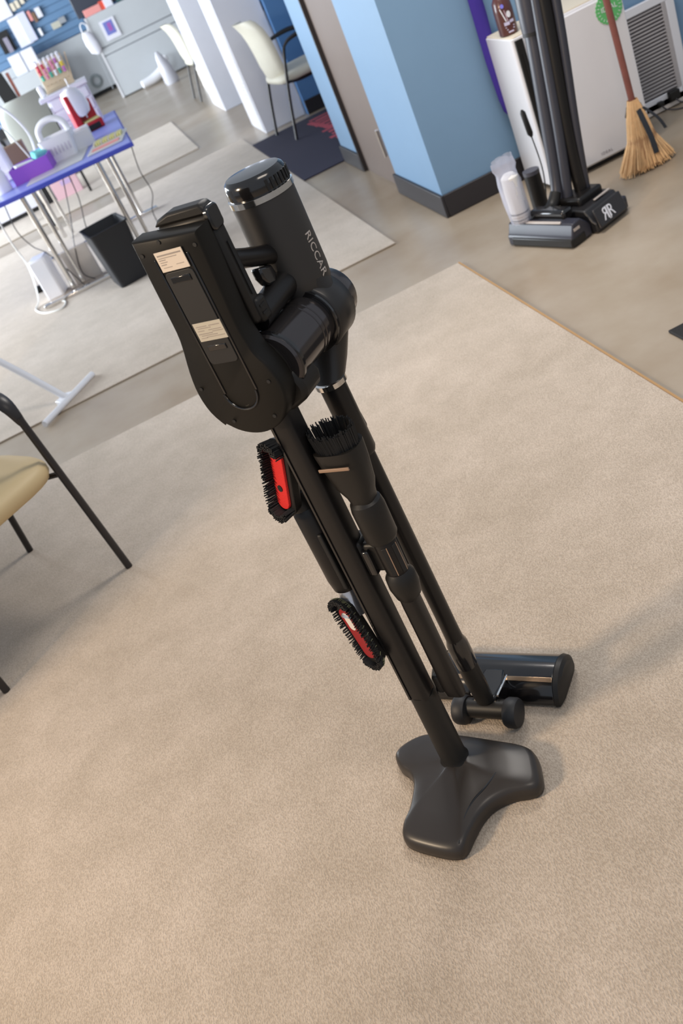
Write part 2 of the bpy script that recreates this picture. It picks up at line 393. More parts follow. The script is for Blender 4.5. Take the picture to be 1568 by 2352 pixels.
# ---- stick vacuum
sv = thing('stick_vacuum', 'black cordless stick vacuum with chrome rings hanging on the floor stand', 'vacuum cleaner', O, RZ)
mx, my = .035, .165
bm = bm_(); lathe(bm, [(.030, 1.02), (.044, 1.03), (.0505, 1.05), (.0520, 1.07), (.0520, 1.19), (.0520, 1.206)], (mx, my, 0), n=48); motor = obj('motor_housing', bm, mat('motor_black', rgb(40, 38, 37), .42, spec=.6), sv)
bm = bm_(); lathe(bm, [(.0505, 1.203), (.0537, 1.2045), (.0537, 1.2135), (.0505, 1.215)], (mx, my, 0), n=48); obj('chrome_ring', bm, CHROME, sv)
bm = bm_(); lathe(bm, [(.0500, 1.214), (.0515, 1.217), (.0508, 1.232), (.0485, 1.239), (.0440, 1.243), (.030, 1.2445), (.012, 1.245)], (mx, my, 0), n=48); cap = obj('filter_cap', bm, BLKG, sv)
bm = bm_()
for i in range(17):
    a = math.radians(-40+i*10); d = Vector((math.cos(a), math.sin(a), 0))
    c = Vector((mx, my, 1.2245))+d*.0508
    box(bm, c, (.0034, .0044, .017), (0, 0, a))
obj('cap_vent_ribs', bm, BLKD, cap, False)
# wordmark down the motor
def wrap(x, y, z):
    a = math.radians(-5)+y/.052
    return (mx+(.0522+z)*math.cos(a), my+(.0522+z)*math.sin(a), 1.096-x)
text_mesh('wordmark', 'RICCAR', .0208, SILV, motor, wrap, .0003, spacing=1.02)['label'] = 'silver RICCAR lettering'
# handle, trigger and battery on the dock side
bm = bm_(); box(bm, (.006, .010, 1.158), (.098, .030, .178)); battery = obj('battery_pack', bm, BLK, sv, True, .007)
bm = bm_(); prism(bm, [(-.046, 1.246), (.052, 1.244), (.056, 1.252), (.048, 1.262), (-.012, 1.262), (-.034, 1.256)], -.006, .022, 'y'); obj('battery_top', bm, BLK, battery, True, .005)
bm = bm_(); prism(bm, rrect(.030, .036, .009, .008, 1.237), .048, .0585, 'x'); obj('battery_button', bm, BLKG, battery, True, .003)
B('battery_slot', BLKD, (.0555, .012, 1.155), (.003, .006, .085), battery)
B('battery_latch', BLK, (.050, .018, 1.085), (.020, .026, .040), battery, .006)
B('latch_mark', BLKD, (.0605, .014, 1.092), (.001, .014, .003), battery)
B('latch_mark', BLKD, (.0605, .014, 1.080), (.001, .014, .003), battery)
T('handle', BLKS, [(mx, .018, 1.168), (mx, .06, 1.150), (mx, .115, 1.128), (mx, .135, 1.120)], [.0165, .0150, .0155, .020], sv, 16)
bm = bm_(); prism(bm, [(.066, 1.128), (.10, 1.118), (.104, 1.100), (.092, 1.090), (.074, 1.094), (.066, 1.110)], mx-.009, mx+.009, 'x'); obj('trigger', bm, BLKG, sv, True, .004)
bm = bm_(); tube(bm, [(mx, .018, 1.068), (mx, .09, 1.073), (mx, .15, 1.078)], [.021, .022, .026], 20); obj('battery_channel', bm, BLKS, sv)
# dust cup lying level, rings at both ends
cx, cz = .041, 1.000
bm = bm_(); lathe(bm, [(.046, -.004), (.0500, .000), (.0500, .010), (.0485, .011), (.0485, .086), (.0500, .087), (.0500, .091), (.0485, .092), (.0485, .097), (.0500, .098), (.0500, .102), (.0485, .103), (.0485, .124)], (cx, 0, cz), (0, 1, 0), 48); cup = obj('dust_cup', bm, BLKM, sv)
bm = bm_(); lathe(bm, [(.0490, .000), (.0525, .002), (.0525, .008), (.0490, .010)], (cx, 0, cz), (0, 1, 0), 48); obj('cup_lid_ring', bm, BLKG, cup)
bm = bm_(); lathe(bm, [(.050, .121), (.0565, .123), (.0565, .129), (.050, .131)], (cx, 0, cz), (0, 1, 0), 48); obj('cup_seal_ring', bm, BLKG, sv)
# cyclone housing, one body : ring, shoulder up to motor and spout down to wand
bm = bm_(); lathe(bm, [(.056, .129), (.0605, .133), (.0605, .185), (.054, .192)], (cx, 0, cz), (0, 1, 0), 48)
loft(bm, [circ((x, y, z), Vector((1, 0, 0)), Vector((0, 1, 0)), rx, 32, ry, 2.4) for x, y, z, rx, ry in ((.036, .163, 1.08, .047, .047), (.037, .162, 1.045, .050, .034), (.038, .160, 1.0, .058, .030), (.037, .156, .955, .046, .030), (.036, .143, .915, .032, .030), (.035, .128, .893, .0265, .0265))])
obj('cyclone_housing', bm, mat('housing_black', rgb(40, 38, 37), .36, metal=.15), sv, angle=50)
bm = bm_(); lathe(bm, [(.048, .190), (.0495, .192), (.0495, .218), (.047, .224), (.040, .226)], (cx, 0, cz), (0, 1, 0), 40); obj('outer_filter_cap', bm, BLKM, sv)
# wand
W0 = Vector((.035, .124, .894)); W1 = Vector((.035, .145, .20)); Wd = (W1-W0).normalized()
bm = bm_(); lathe(bm, [(.0255, 0), (.0285, .001), (.0285, .010), (.0255, .011)], W0, Wd, 36); obj('chrome_collar', bm, CHROME, sv)
bm = bm_(); lathe(bm, [(.0235, .008), (.0235, .150), (.0205, .158)], W0, Wd, 32); obj('wand_socket', bm, BLKS, sv)
bm = bm_(); prism(bm, [(.147, .76), (.159, .775), (.156, .80), (.147, .85)], mx-.010, mx+.010, 'x'); obj('wand_release', bm, BLK, sv, True, .003)
bm = bm_(); lathe(bm, [(.0175, .150), (.0175, .60), (.0180, .64), (.0180, .655)], W0, Wd, 32); obj('wand_tube', bm, BLKS, sv)
bm = bm_(); lathe(bm, [(.0180, .640), (.0225, .655), (.0235, .69), (.0220, .72)], W0, Wd, 32); obj('wand_cuff', bm, SILV if False else BLKG, sv)
bm = bm_(); tube(bm, [(.035, .144, .205), (.036, .147, .12), (.037, .150, .060)], [.0215, .0225, .020], 24, flat=.9); neck = obj('swivel_neck', bm, BLK, sv)
# floor head
hx0, hx1 = -.105, .172
prof = []
for i in range(15):
    a = PI*(i/14)*.93
    prof.append((.248+.060*math.cos(a+.05), .014+.054*math.sin(a+.05)))
prof = [(.306, .008), (.310, .016)]+[(.250+.060*math.cos(a), .018+.050*math.sin(a)) for a in [PI*.06+PI*.86*i/12 for i in range(13)]]+[(.186, .020), (.186, .006), (.20, .002), (.296, .002)]
bm = bm_(); prism(bm, prof, hx0, hx1, 'x'); head = obj('floor_head', bm, BLKG, sv, True, .003)
for s, x in ((-1, hx0), (1, hx1)):
    bm = bm_(); loft(bm, [[(x, .25+(p[0]-.25)*1.03, max(.002, p[1]*1.03)) for p in prof], [(x+s*.010, .25+(p[0]-.25)*1.0, p[1]) for p in prof], [(x+s*.016, .25+(p[0]-.25)*.8, .006+p[1]*.8) for p in prof]]); obj('end_cap', bm, BLK, head, True)
B('trim_strip', mat('bronze_trim', rgb(190, 160, 130), .2, metal=.9), (.105, .213, .0585), (.130, .010, .003), head, .001, rot=(.55, 0, 0))
B('trim_strip', mat('bronze_trim', rgb(190, 160, 130), .2, metal=.9), (-.055, .213, .0585), (.080, .010, .003), head, .001, rot=(.55, 0, 0))
bm = bm_(); prism(bm, [(.012, .235), (.060, .235), (.068, .19), (.060, .150), (.014, .150), (.006, .19)], .020, .066, 'z'); obj('neck_cover', bm, BLKG, sv, True, .006)
for xs in (.006, .066):
    B('neck_trim', CHROME if xs > .05 else SILV, (xs, .188, .062), (.0045, .066, .006), sv, .001, rot=(-.12, 0, 0))
C('neck_hinge', BLKS, (.012, .158, .046), (.062, .158, .046), .017, sv)
C('neck_button', SILV, (.037, .150, .066), (.037, .152, .072), .009, sv)
for x0_, x1_ in ((-.040, -.004), (.078, .114)):
    bm = bm_(); lathe(bm, [(.018, 0), (.030, .004), (.033, .010), (.033, .026), (.030, .032), (.018, .036)], (x0_, .140, .033), (1, 0, 0), 28); obj('wheel', bm, mat('wheel_rubber', rgb(30, 29, 30), .55), sv)
C('wheel_axle', BLK, (-.02, .145, .036), (.09, .145, .036), .022, sv)

# ---- tools hanging from the bracket
def bristles(parent, M4, w_, l_, h_, n, m, name='bristles', rows=2, flare=.25, thick=.0013, only=None):
    bm = bm_()
    for r in range(rows):
        for i in range(n):
            t = 2*PI*i/n+r*.02
            # stadium perimeter
            k = 1-.13*r
            a = (w_/2)*k; L2 = (l_/2-w_/2)
            x = a*math.cos(t); y = a*math.sin(t)+math.copysign(L2, math.sin(t)) if abs(math.sin(t)) > .35 else L2*(math.sin(t)/.35)+a*math.sin(t)
            if only and not only(x, y): continue
            p = Vector((x, y, 0)); q = Vector((x*(1+flare)+random.uniform(-.0015, .0015), y*(1+flare*.25)+random.uniform(-.002, .002), h_*random.uniform(.88, 1.05)))
            tube(bm, [M4 @ p, M4 @ q], [thick, thick*.55], 4)
    o = obj(name, bm, m, parent, False); o['kind'] = 'stuff'; return o
def orient(c, n, l):
    n = Vector(n).normalized(); l = Vector(l); l = (l-n*l.dot(n)).normalized(); s = l.cross(n).normalized()
    M4 = Matrix((s, l, n)).transposed().to_4x4(); M4.translation = Vector(c); return M4
def stadium(w_, l_, k=10, s=1.0):
    a = w_/2*s; L2 = l_/2-w_/2
    return [(a*math.cos(t), L2+a*math.sin(t)) for t in [PI*i/k for i in range(k+1)]]+[(a*math.cos(t), -L2+a*math.sin(t)) for t in [PI+PI*i/k for i in range(k+1)]]
def slab(bm, M4, w_, l_, z0, z1, s0=1, s1=1):
    loft(bm, [[M4 @ Vector((x, y, z0)) for x, y in stadium(w_, l_, 10, s0)], [M4 @ Vector((x, y, z1)) for x, y in stadium(w_, l_, 10, s1)]])
LX, LY = -.046, .014
# left upper: brush with red pad
ub = thing('upholstery_brush', 'black oval brush with bright red pad and hole, mounted upper left of the pole', 'vacuum brush', O, RZ)
Mu = orient((-.044, -.012, .793), (-.34, -.92, .16), (.34, .24, .90))
bm = bm_(); slab(bm, Mu, .052, .158, -.020, 0, .8, 1.0); slab(bm, Mu, .036, .10, -.036, -.020, .6, .9); obj('brush_body', bm, BLK, ub, True, .002)
bm = bm_(); slab(bm, Mu, .034, .124, 0, .005, 1, .94); rp = obj('red_pad', bm, RED, ub, True, .001); rp['label'] = 'bright red oval pad'
hp = Mu @ Vector((0, -.018, .0048)); hn = (Mu.to_3x3() @ Vector((0, 0, 1)))
C('pad_hole', BLKD, hp, hp+hn*.0015, .0062, rp, n=16)
bristles(ub, Mu, .046, .152, .022, 210, BRIS, rows=4, flare=.10, thick=.0022, only=lambda x, y: x < -.004 or abs(y) > .055)
bristles(ub, Mu, .034, .140, .012, 60, BRISL, 'bristle_tufts', rows=1, flare=.05, thick=.0010, only=lambda x, y: x < -.004)
T('brush_neck', BLK, [Mu @ Vector((0, -.03, -.025)), (LX-.008, LY-.004, .745), (LX, LY, .700), (LX, LY, .66)], [.018, .020, .022, .021], ub, 20)
bm = bm_(); lathe(bm, [(.021, 0), (.0275, .012), (.0275, .165), (.0245, .190), (.020, .194)], (LX, LY, .715), (0, 0, -1), 32); cl = obj('tool_cup', bm, BLKS, st); cl['label'] = 'left holder cylinder of the bracket'
bm = bm_(); box(bm, (LX+.018, LY-.022, .60), (.010, .010, .13)); obj('cup_slot', bm, BLKD, cl, True, .003)
# left lower brush
lb = thing('dusting_brush', 'black oval brush with dark red insert, hanging head-down lower left of the pole', 'vacuum brush', O, RZ)
Ml = orient((-.042, -.020, .435), (-.30, -.94, .06), (-.34, -.24, .92))
bm = bm_(); slab(bm, Ml, .056, .160, -.016, .004, .72, 1.0); obj('brush_body', bm, BLK, lb, True, .002)
bm = bm_(); slab(bm, Ml, .030, .118, .003, .007, 1, .94); rp = obj('red_pad', bm, mat('dark_red', rgb(140, 10, 18), .6), lb, True, .001); rp['label'] = 'dark red insert'
bm = bm_(); slab(bm, Ml @ Matrix.Translation((.004, .030, .007)), .016, .040, 0, .001); obj('insert_window', bm, CREAM, rp, True)
bristles(lb, Ml, .052, .156, .014, 200, BRIS, rows=3, flare=.14, thick=.0022)
bristles(lb, Ml, .060, .160, .007, 70, mat('olive_tuft', rgb(110, 112, 84), .6), 'bristle_tufts', rows=1, flare=.1, thick=.0009)
bm = bm_(); tube(bm, [(LX, LY, .530), (LX, LY-.004, .505), Ml @ Vector((0, .035, -.012))], [.017, .019, .024], 20); obj('silver_collar', bm, mat('silver_collar', rgb(205, 205, 210), .22, metal=.85), lb)['label'] = 'bright silver neck collar'
# right tools
RX, RY = .079, .012
rb = thing('bristle_dusting_brush', 'black round-mouthed dusting brush with bristles pointing up, right of the pole', 'vacuum brush', O, RZ)
def ring2(cx_, cy_, z, rx, ry, n=28, p=3.0, tilt=0):
    return [v+Vector((0, 0, tilt*(v.y-cy_))) for v in circ((cx_, cy_, z), Vector((1, 0, 0)), Vector((0, 1, 0)), rx, n, ry, p)]
bm = bm_()
loft(bm, [ring2(RX, RY, .700, .020, .020, p=2), ring2(RX, RY, .735, .024, .022), ring2(RX-.002, RY, .755, .034, .024), ring2(RX-.003, RY, .80, .041, .028), ring2(RX-.003, RY, .826, .042, .032), ring2(RX-.003, RY, .832, .042, .032), ring2(RX-.003, RY, .832, .035, .026), ring2(RX-.003, RY, .795, .030, .020)])
obj('brush_body', bm, BLK, rb, True, 0, angle=45)
B('tan_strip', TANS, (RX-.006, RY-.033, .806), (.058, .003, .006), rb, .001)['label'] = 'thin tan front strip'
bm = bm_()
for i in range(190):
    a = 2*PI*i/190; r = random.uniform(.86, 1.0)
    p = Vector((RX-.003+.039*r*math.cos(a), RY+.029*r*math.sin(a), .826)); q = p+Vector((.003*math.cos(a), .004*math.sin(a), random.uniform(.034, .044)))
    tube(bm, [p, q], [.0019, .0013], 4)
o = obj('bristles', bm, BRIS, rb, False); o['kind'] = 'stuff'
bm = bm_(); lathe(bm, [(.017, 0), (.0275, .010), (.0300, .024), (.0295, .085), (.026, .092), (.020, .093)], (RX, RY, .727), (0, 0, -1), 32); rc = obj('tool_cup', bm, BLK, st); rc['label'] = 'right holder cylinder of the bracket'
cr = thing('crevice_tool', 'long narrow black crevice tool pointing down between the pole and the wand', 'vacuum nozzle', O, RZ)
bm = bm_(); lathe(bm, [(.019, .0), (.021, .004), (.021, .085), (.019, .088)], (RX, RY, .640), (0, 0, -1), 28); so = obj('slotted_socket', bm, BLKS, cr)
for a in (-75, -20, 40):
    a = math.radians(a)
    B('slot', BLKD, (RX+.0212*math.cos(a), RY+.0212*math.sin(a), .594), (.002, .009, .062), so, .001, rot=(0, 0, a))
    B('slot_rim', TANS, (RX+.0214*math.cos(a+.25), RY+.0214*math.sin(a+.25), .594), (.0015, .0015, .062), so, 0, rot=(0, 0, a))
bm = bm_(); lathe(bm, [(.020, 0), (.0275, .012), (.0285, .034), (.0240, .058), (.016, .068)], (RX, RY, .562), (0, 0, -1), 32); obj('knob', bm, BLK, cr)
E1 = Vector((RX-.008, RY+.010, .225))
bm = bm_(); sq = []
A0 = Vector((RX-.002, RY, .505))
for t, rx, ry in ((0, .017, .016), (.1, .0175, .0165), (.5, .0185, .0145), (.93, .0200, .0130), (1.0, .0195, .0100)):
    c = A0.lerp(E1, t); sq.append(circ(c, Vector((1, 0, 0)), Vector((0, 1, 0)), rx, 24, ry, 3.4))
loft(bm, sq); obj('nozzle_tube', bm, BLKS, cr)
B('nozzle_clip', BLK, (RX-.030, RY+.004, .262), (.014, .016, .045), cr, .004)

# ================================================================ RIGHT GROUP
# air purifier
ap = thing('air_purifier', 'large white floor-standing air purifier with green round badge against the blue wall', 'air purifier', (1.985, 4.345, 0))
bm = bm_(); prism(bm, rrect(.535, .300, .018, 0, .155, 4), .024, .700, 'z'); body = obj('body', bm, WHITE, ap, True, .004)
bm = bm_(); prism(bm, rrect(.525, .290, .018, 0, .155, 4), .700, .706, 'z'); obj('top_lid', bm, IVORY, ap, True, .002)
B('lid_seam', GREYD, (.03, -.0005, .672), (.40, .004, .004), ap)
bm = bm_(); prism(bm, rrect(.470, .655, .006, .030, .362, 3), -.010, .006, 'y'); obj('front_panel', bm, WHITE, ap, True, .003)
B('side_grille', BLK, (-.236, .0005, .362), (.038, .012, .655), ap, .002)
B('grille_slot', BLKD, (-.232, -.007, .50), (.010, .003, .26), ap)
for sx in (-.24, .24):
    for sy in (.04, .27): C('foot', BLKD, (sx, sy, 0), (sx, sy, .026), .02, ap)
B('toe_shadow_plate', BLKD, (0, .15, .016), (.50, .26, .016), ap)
bm = bm_(); n = 48
pts = [((.062+(.004 if i % 2 else 0))*math.cos(2*PI*i/n), (.062+(.004 if i % 2 else 0))*math.sin(2*PI*i/n)) for i in range(n)]
prism(bm, [(.195+x, .640+y) for x, y in pts], -.0125, -.0095, 'y'); bd = obj('badge', bm, GREEN, ap, False); bd['label'] = 'round green badge'
text_mesh('badge_text', 'IDEAL', .030, WHITEP, bd, lambda x, y, z: (.195+x, -.0132-z, .642+y), .0003)
for i in range(22):
    a = 2*PI*i/22
    B('badge_dash', WHITEP, (.195+.052*math.cos(a), -.0131, .640+.052*math.sin(a)), (.010, .0006, .0022), bd, 0, rot=(0, -a, 0))
text_mesh('logo_text', 'IDEAL', .019, mat('logo_grey', rgb(130, 126, 132), .5), ap, lambda x, y, z: (.03+x, -.0108-z, .058+y), .0003, spacing=1.25)
# bottle on top
bt = thing('bottle', 'brown rounded bottle with white flower print standing on the air purifier', 'bottle', (1.762, 4.455, .7065), 0)
bm = bm_(); lathe(bm, [(.036, 0), (.042, .006), (.043, .10), (.040, .14), (.026, .165), (.014, .175), (.014, .20)], (0, 0, 0), n=32); bo = obj('bottle_body', bm, BROWNJ, bt)
C('cap', BLKD, (0, 0, .198), (0, 0, .225), .017, bt)
def on_bottle(x, y, z):
    a = -PI/2-.15+x/.043
    return ((.0436+z)*math.cos(a), (.0436+z)*math.sin(a), y)
def patch(name, m, pts, parent):
    bm = bm_(); a = [bm.verts.new(on_bottle(x, y, 0)) for x, y in pts]; b = [bm.verts.new(on_bottle(x, y, .0006)) for x, y in pts]
    bm.faces.new(b); n = len(a)
    for i in range(n): bm.faces.new((a[i], a[(i+1) % n], b[(i+1) % n], b[i]))
    return obj(name, bm, m, parent, False)
patch('stem_print', WHITEP, [(-.024, .115), (-.021, .118), (-.006, .062), (-.010, .060)], bo)
patch('stem_print', mat('pale_pink', rgb(190, 160, 175), .6), [(-.008, .108), (-.005, .108), (.001, .062), (-.003, .060)], bo)
patch('lilac_dot', LILAC, [(-.010+.0075*math.cos(t), .125+.009*math.sin(t)) for t in [PI*2*i/12 for i in range(12)]], bo)
patch('white_dot', WHITEP, [(.009+.010*math.cos(t), .086+.014*math.sin(t)) for t in [PI*2*i/14 for i in range(14)]], bo)
for (x0, x1, y0, y1) in ((-.020, .004, .044, .058), (.006, .026, .050, .062), (-.018, .024, .034, .038), (-.014, .022, .024, .028), (-.010, .014, .012, .018)):
    patch('print_line', mat('print_lilac', rgb(196, 192, 220), .6), [(x0, y0), (x1, y0), (x1, y1), (x0, y1)], bo)
# purple duster hanging on the wall
pd = thing('hanging_duster', 'long indigo cloth mop hanging on the blue wall behind the purifier', 'mop', (1.715, 4.655, 0))
bm = bm_(); rg = []
for z, wx, wy in ((.34, .006, .006), (.36, .018, .012), (.42, .026, .016), (.6, .032, .018), (.8, .034, .018), (1.0, .034, .018), (1.1, .02, .012)):
    rg.append([Vector((x+.003*math.sin(z*40+x*300), y, z)) for x, y, _ in [tuple(v) for v in circ((.012, 0, 0), Vector((1, 0, 0)), Vector((0, 1, 0)), wx, 20, wy, 2)]])
loft(bm, rg); obj('cloth_head', bm, PURP, pd)
C('pole', SILV, (.012, 0, 1.08), (.012, 0, 1.5), .011, pd)
# wall vent
vt = thing('wall_vent', 'white louvered return-air vent at floor level right of the purifier', 'vent', (2.46, 4.668, 0))
fw = .205
bm = bm_()
box(bm, (fw-.018, .0, .275), (.044, .024, .50)); box(bm, (-fw+.018, .0, .275), (.044, .024, .50)); box(bm, (0, 0, .505), (2*fw-.05, .024, .040)); box(bm, (0, 0, .050), (2*fw-.05, .024, .055))
obj('frame', bm, WHITE, vt, True, .003)
B('duct_shadow', GRAYV, (0, .010, .28), (2*fw-.07, .006, .43), vt)
B('side_channel', SLAT, (fw-.052, -.004, .28), (.022, .016, .41), vt, .002)
for i in range(24):
    B('louver', SLAT, (-.012, -.003, .092+i*.0166), (2*fw-.10, .013, .0035), vt, 0, rot=(.5, 0, 0))
B('kick_plate', CREAM, (0, -.002, .030), (2*fw, .020, .050), vt, .002)
def plug(x, z, s, lab):
    p = thing('power_plug', lab, 'plug', (x, 4.640, z))
    B('plug_body', BLK, (0, 0, 0), (s, .030, s*.8), p, .006); T('cable', CORD, [(0, -.01, -s*.3), (.01, -.03, -z*.6), (.05, -.06, -z+.006), (.10, -.10, -z+.006)], .004, p)
plug(2.487, .048, .030, 'small black plug low on the vent, left one')
plug(2.565, .060, .058, 'larger black power adapter low on the vent, right one')
# broom
br = thing('broom', 'straw besom broom with red-brown handle and black ribbon leaning on the purifier', 'broom', (2.055, 4.06, 0.0))
top = Vector((.085, .235, 1.25)); kn = Vector((.060, .125, .265)); 
T('handle', HNDL, [kn+Vector((0, 0, -.03)), kn.lerp(top, .3), kn.lerp(top, .65), top], [.0145, .0150, .0145, .0135], br, 14)
bm = bm_(); bm2 = bm_()
loft(bm2, [circ(c, Vector((1, 0, 0)), Vector((0, 1, 0)), rx, 20, ry) for c, rx, ry in (((.0, .0, .012), .095, .050), ((.02, .035, .08), .082, .045), ((.045, .085, .17), .050, .032), ((.058, .118, .235), .026, .022), ((.061, .125, .268), .022, .022))])
obj('straw_core', bm2, STRAWD, br)
for i in range(620):
    a = random.uniform(0, 2*PI); r = random.uniform(.75, 1.0)
    p0 = Vector((.060+.022*math.cos(a), .124+.022*math.sin(a), .262+random.uniform(0, .012)))
    p1 = Vector((.030+.066*r*math.cos(a), .060+.040*r*math.sin(a), .12))
    p2 = Vector((.000+.132*r*math.cos(a)+random.uniform(-.008, .008), .000+.062*r*math.sin(a)+random.uniform(-.006, .006), random.uniform(.004, .030)))
    tube(bm, [p0, p0.lerp(p1, .5)+Vector((.004*math.cos(a), .004*math.sin(a), 0)), p1, p2], [.0018, .0022, .0022, .0015], 3)
o = obj('straws', bm, STRAW, br, False); o['kind'] = 'stuff'
bm = bm_(); loft(bm, [circ((.060, .123, z), Vector((1, 0, 0)), Vector((0, 1, 0)), r, 24, r*.95) for z, r in ((.208, .047), (.218, .043), (.236, .036), (.246, .034))]); obj('ribbon_band', bm, RIB, br)
def strap(pts, w_):
    bm = bm_(); P = smooth_path(pts, 5); L_ = []
    for p in P: L_.append([p+Vector((-w_/2, 0, 0)), p+Vector((w_/2, 0, 0)), p+Vector((w_/2, .003, 0)), p+Vector((-w_/2, .003, 0))])
    loft(bm, L_); return obj('ribbon_tail', bm, RIB, br)
strap([(.056, .080, .235), (.046, .026, .18), (.040, -.012, .13), (.036, -.034, .085), (.034, -.042, .06)], .024)
strap([(.084, .088, .232), (.112, .060, .19), (.128, .040, .155), (.136, .026, .12)], .014)
# upright vacuums
def nozzle(root, L_, D_, hgt, m):
    """long axis local x, front at -y"""
    prof = [(-.5, .004), (-.5, .045), (-.42, .055), (-.28, hgt), (.10, hgt+.006), (.36, hgt*.75), (.5, .05), (.5, .006)]
    prof = [(a*D_, b) for a, b in prof]
    bm = bm_(); prism(bm, prof, -L_/2, L_/2, 'x'); return obj('nozzle_head', bm, m, root, True, .006)
u1 = thing('upright_vacuum', 'black upright vacuum standing left-front in the pair, bag leaning on its nozzle', 'vacuum cleaner', (1.435, 3.813, 0), math.radians(-69))
nozzle(u1, .375, .12, .095, NOZ)
bm = bm_(); prism(bm, [(-.16, -.066), (.190, -.066), (.190, .02), (-.16, .02)], .004, .042, 'z'); obj('bumper', bm, BLK, u1, True, .006)
B('front_trim', SILV, (.02, -.030, .098), (.20, .012, .006), u1, .002, rot=(.5, 0, 0))
B('hood', BLKG, (.02, .025, .110), (.20, .06, .05), u1, .012)
B('side_badge', SILV, (.189, -.02, .070), (.002, .035, .012), u1)
def loc_of(root, pts):
    c_, s_ = math.cos(-root.rotation_euler.z), math.sin(-root.rotation_euler.z); out_ = []
    for x, y, z in pts:
        dx, dy = x-root.location.x, y-root.location.y; out_.append((dx*c_-dy*s_, dx*s_+dy*c_, z))
    return out_
T('pivot_arm', BLK, loc_of(u1, [(1.46, 3.83, .11), (1.50, 3.85, .12), (1.536, 3.865, .16)]), [.028, .028, .026], u1, 16)
T('lower_tube', TUBE, loc_of(u1, [(1.536, 3.865, .13), (1.562, 3.880, .22), (1.590, 3.893, .40), (1.636, 3.909, .75), (1.660, 3.919, .93)]), [.028, .030, .032, .034, .038], u1, 20)
C('tube_ring', BLKD, loc_of(u1, [(1.638, 3.911, .765)])[0], loc_of(u1, [(1.641, 3.912, .785)])[0], .0405, u1)
T('upper_body', TUBE, loc_of(u1, [(1.640, 3.912, .78), (1.662, 3.920, .95), (1.684, 3.928, 1.15), (1.688, 3.93, 1.2)]), [.041, .050, .052, .03], u1, 20)
T('side_hose', TUBE, loc_of(u1, [(1.566, 3.828, .12), (1.606, 3.838, .40), (1.650, 3.858, .75), (1.690, 3.870, 1.1)]), [.020, .021, .022, .022], u1, 16)
u2 = thing('upright_vacuum', 'black upright vacuum with silver double-R emblem on its nozzle, right one of the pair', 'vacuum cleaner', (1.622, 3.778, 0), math.radians(23))
nz = nozzle(u2, .20, .22, .10, mat('nozzle_black', rgb(34, 33, 35), .4))
B('emblem_plate', mat('emblem_plate', rgb(38, 36, 38), .38), (-.010, -.113, .062), (.175, .012, .085), u2, .006, rot=(-.30, 0, 0))
em = Matrix.Translation((-.028, -.1205, .062)) @ Euler((-.30, 0, 0)).to_matrix().to_4x4()
text_mesh('emblem', 'R', .072, WHITEP, u2, lambda x, y, z: em @ Vector((.018+x*.8, -z, y)), .0006)['label'] = 'silver double-R emblem'
text_mesh('emblem', 'R', .072, WHITEP, u2, lambda x, y, z: em @ Vector((-.018-x*.8, -z, y)), .0006)
for dx in (-.0035, .0035): B('emblem_bar', WHITEP, em @ Vector((dx, -.0002, 0)), (.0028, .0012, .056), u2, 0, rot=(-.30, 0, 0))
B('rear_hood', BLKS, (.01, .04, .112), (.15, .12, .05), u2, .012)
B('hood_trim', SILV, (.035, -.050, .108), (.10, .012, .006), u2, .002)
B('side_bumper', NOZ, (.105, .0, .035), (.03, .20, .055), u2, .008)
T('lower_tube', BLKS, loc_of(u2, [(1.628, 3.829, .12), (1.640, 3.838, .35), (1.687, 3.856, .8), (1.716, 3.8645, 1.2)]), [.026, .030, .033, .034], u2, 20)
T('spine', TUBE, loc_of(u2, [(1.654, 3.826, .12), (1.674, 3.818, .4), (1.722, 3.828, .8), (1.753, 3.838, 1.2)]), [.014, .016, .018, .018], u2, 14)
# accessory bottle, duster, film bag
cy = thing('tool_canister', 'short black canister with grey lid between film bag and upright tubes', 'canister', (1.545, 4.10, 0))
C('canister_body', BLK, (0, 0, 0), (0, 0, .205), .036, cy); C('canister_lid', mat('grey_lid', rgb(72, 72, 80), .4), (0, 0, .205), (0, 0, .222), .037, cy)
du = thing('flue_brush', 'thin black wand with fat brush tip rising beside the purifier', 'brush', (1.61, 4.16, 0))
T('wand', BLKD, [(-.02, 0, .0), (.012, 0, .17), (.004, 0, .35)], [.004, .003, .003], du, 8)
bm = bm_(); tube(bm, [(.006, 0, .335), (.003, 0, .35), (-.004, 0, .445), (-.006, 0, .458)], [.006, .013, .012, .005], 12); obj('brush_tip', bm, BRIS, du)
fb = thing('film_bag', 'clear plastic bag holding a white paper roll, propped on the left nozzle', 'bag', (1.375, 3.905, .100))
bm = bm_(); lathe(bm, [(.030, .004), (.038, .010), (.040, .13), (.037, .20), (.022, .215)], (0, 0, 0), n=28); obj('paper_roll', bm, ROLL, fb)
for i in range(3):
    bm = bm_(); lathe(bm, [(.0405, 0), (.0410, .001), (.0410, .005), (.0405, .006)], (0, 0, .014+i*.014), n=28); obj('bag_stripe', bm, RIB if i % 2 == 0 else SILV, fb)
bm = bm_(); rg = []
for z, rx, ry in ((.0, .040, .040), (.01, .045, .044), (.10, .048, .043), (.18, .050, .040), (.225, .044, .022), (.255, .052, .008), (.285, .050, .004)):
    rg.append([p+Vector((.004*math.sin(i*2.3+z*60)-.01*(z/.27), .003*math.sin(i*1.7+z*40), .012*math.sin(i*.4) if z > .24 else 0)) for i, p in enumerate(circ((0, 0, z), Vector((1, 0, 0)), Vector((0, 1, 0)), rx, 28, ry))])
loft(bm, rg, cap=False); obj('film', bm, FILM, fb, True, 0, angle=80)
# dark floor mat at right edge
tag(B('door_mat', mat('black_mat', rgb(30, 28, 28), .9, bump=.4, bscale=200), (1.79, 2.16, .005), (1.0, 1.0, .010), None, .003), 'black rubber mat, only its corner showing at the right edge', 'mat')

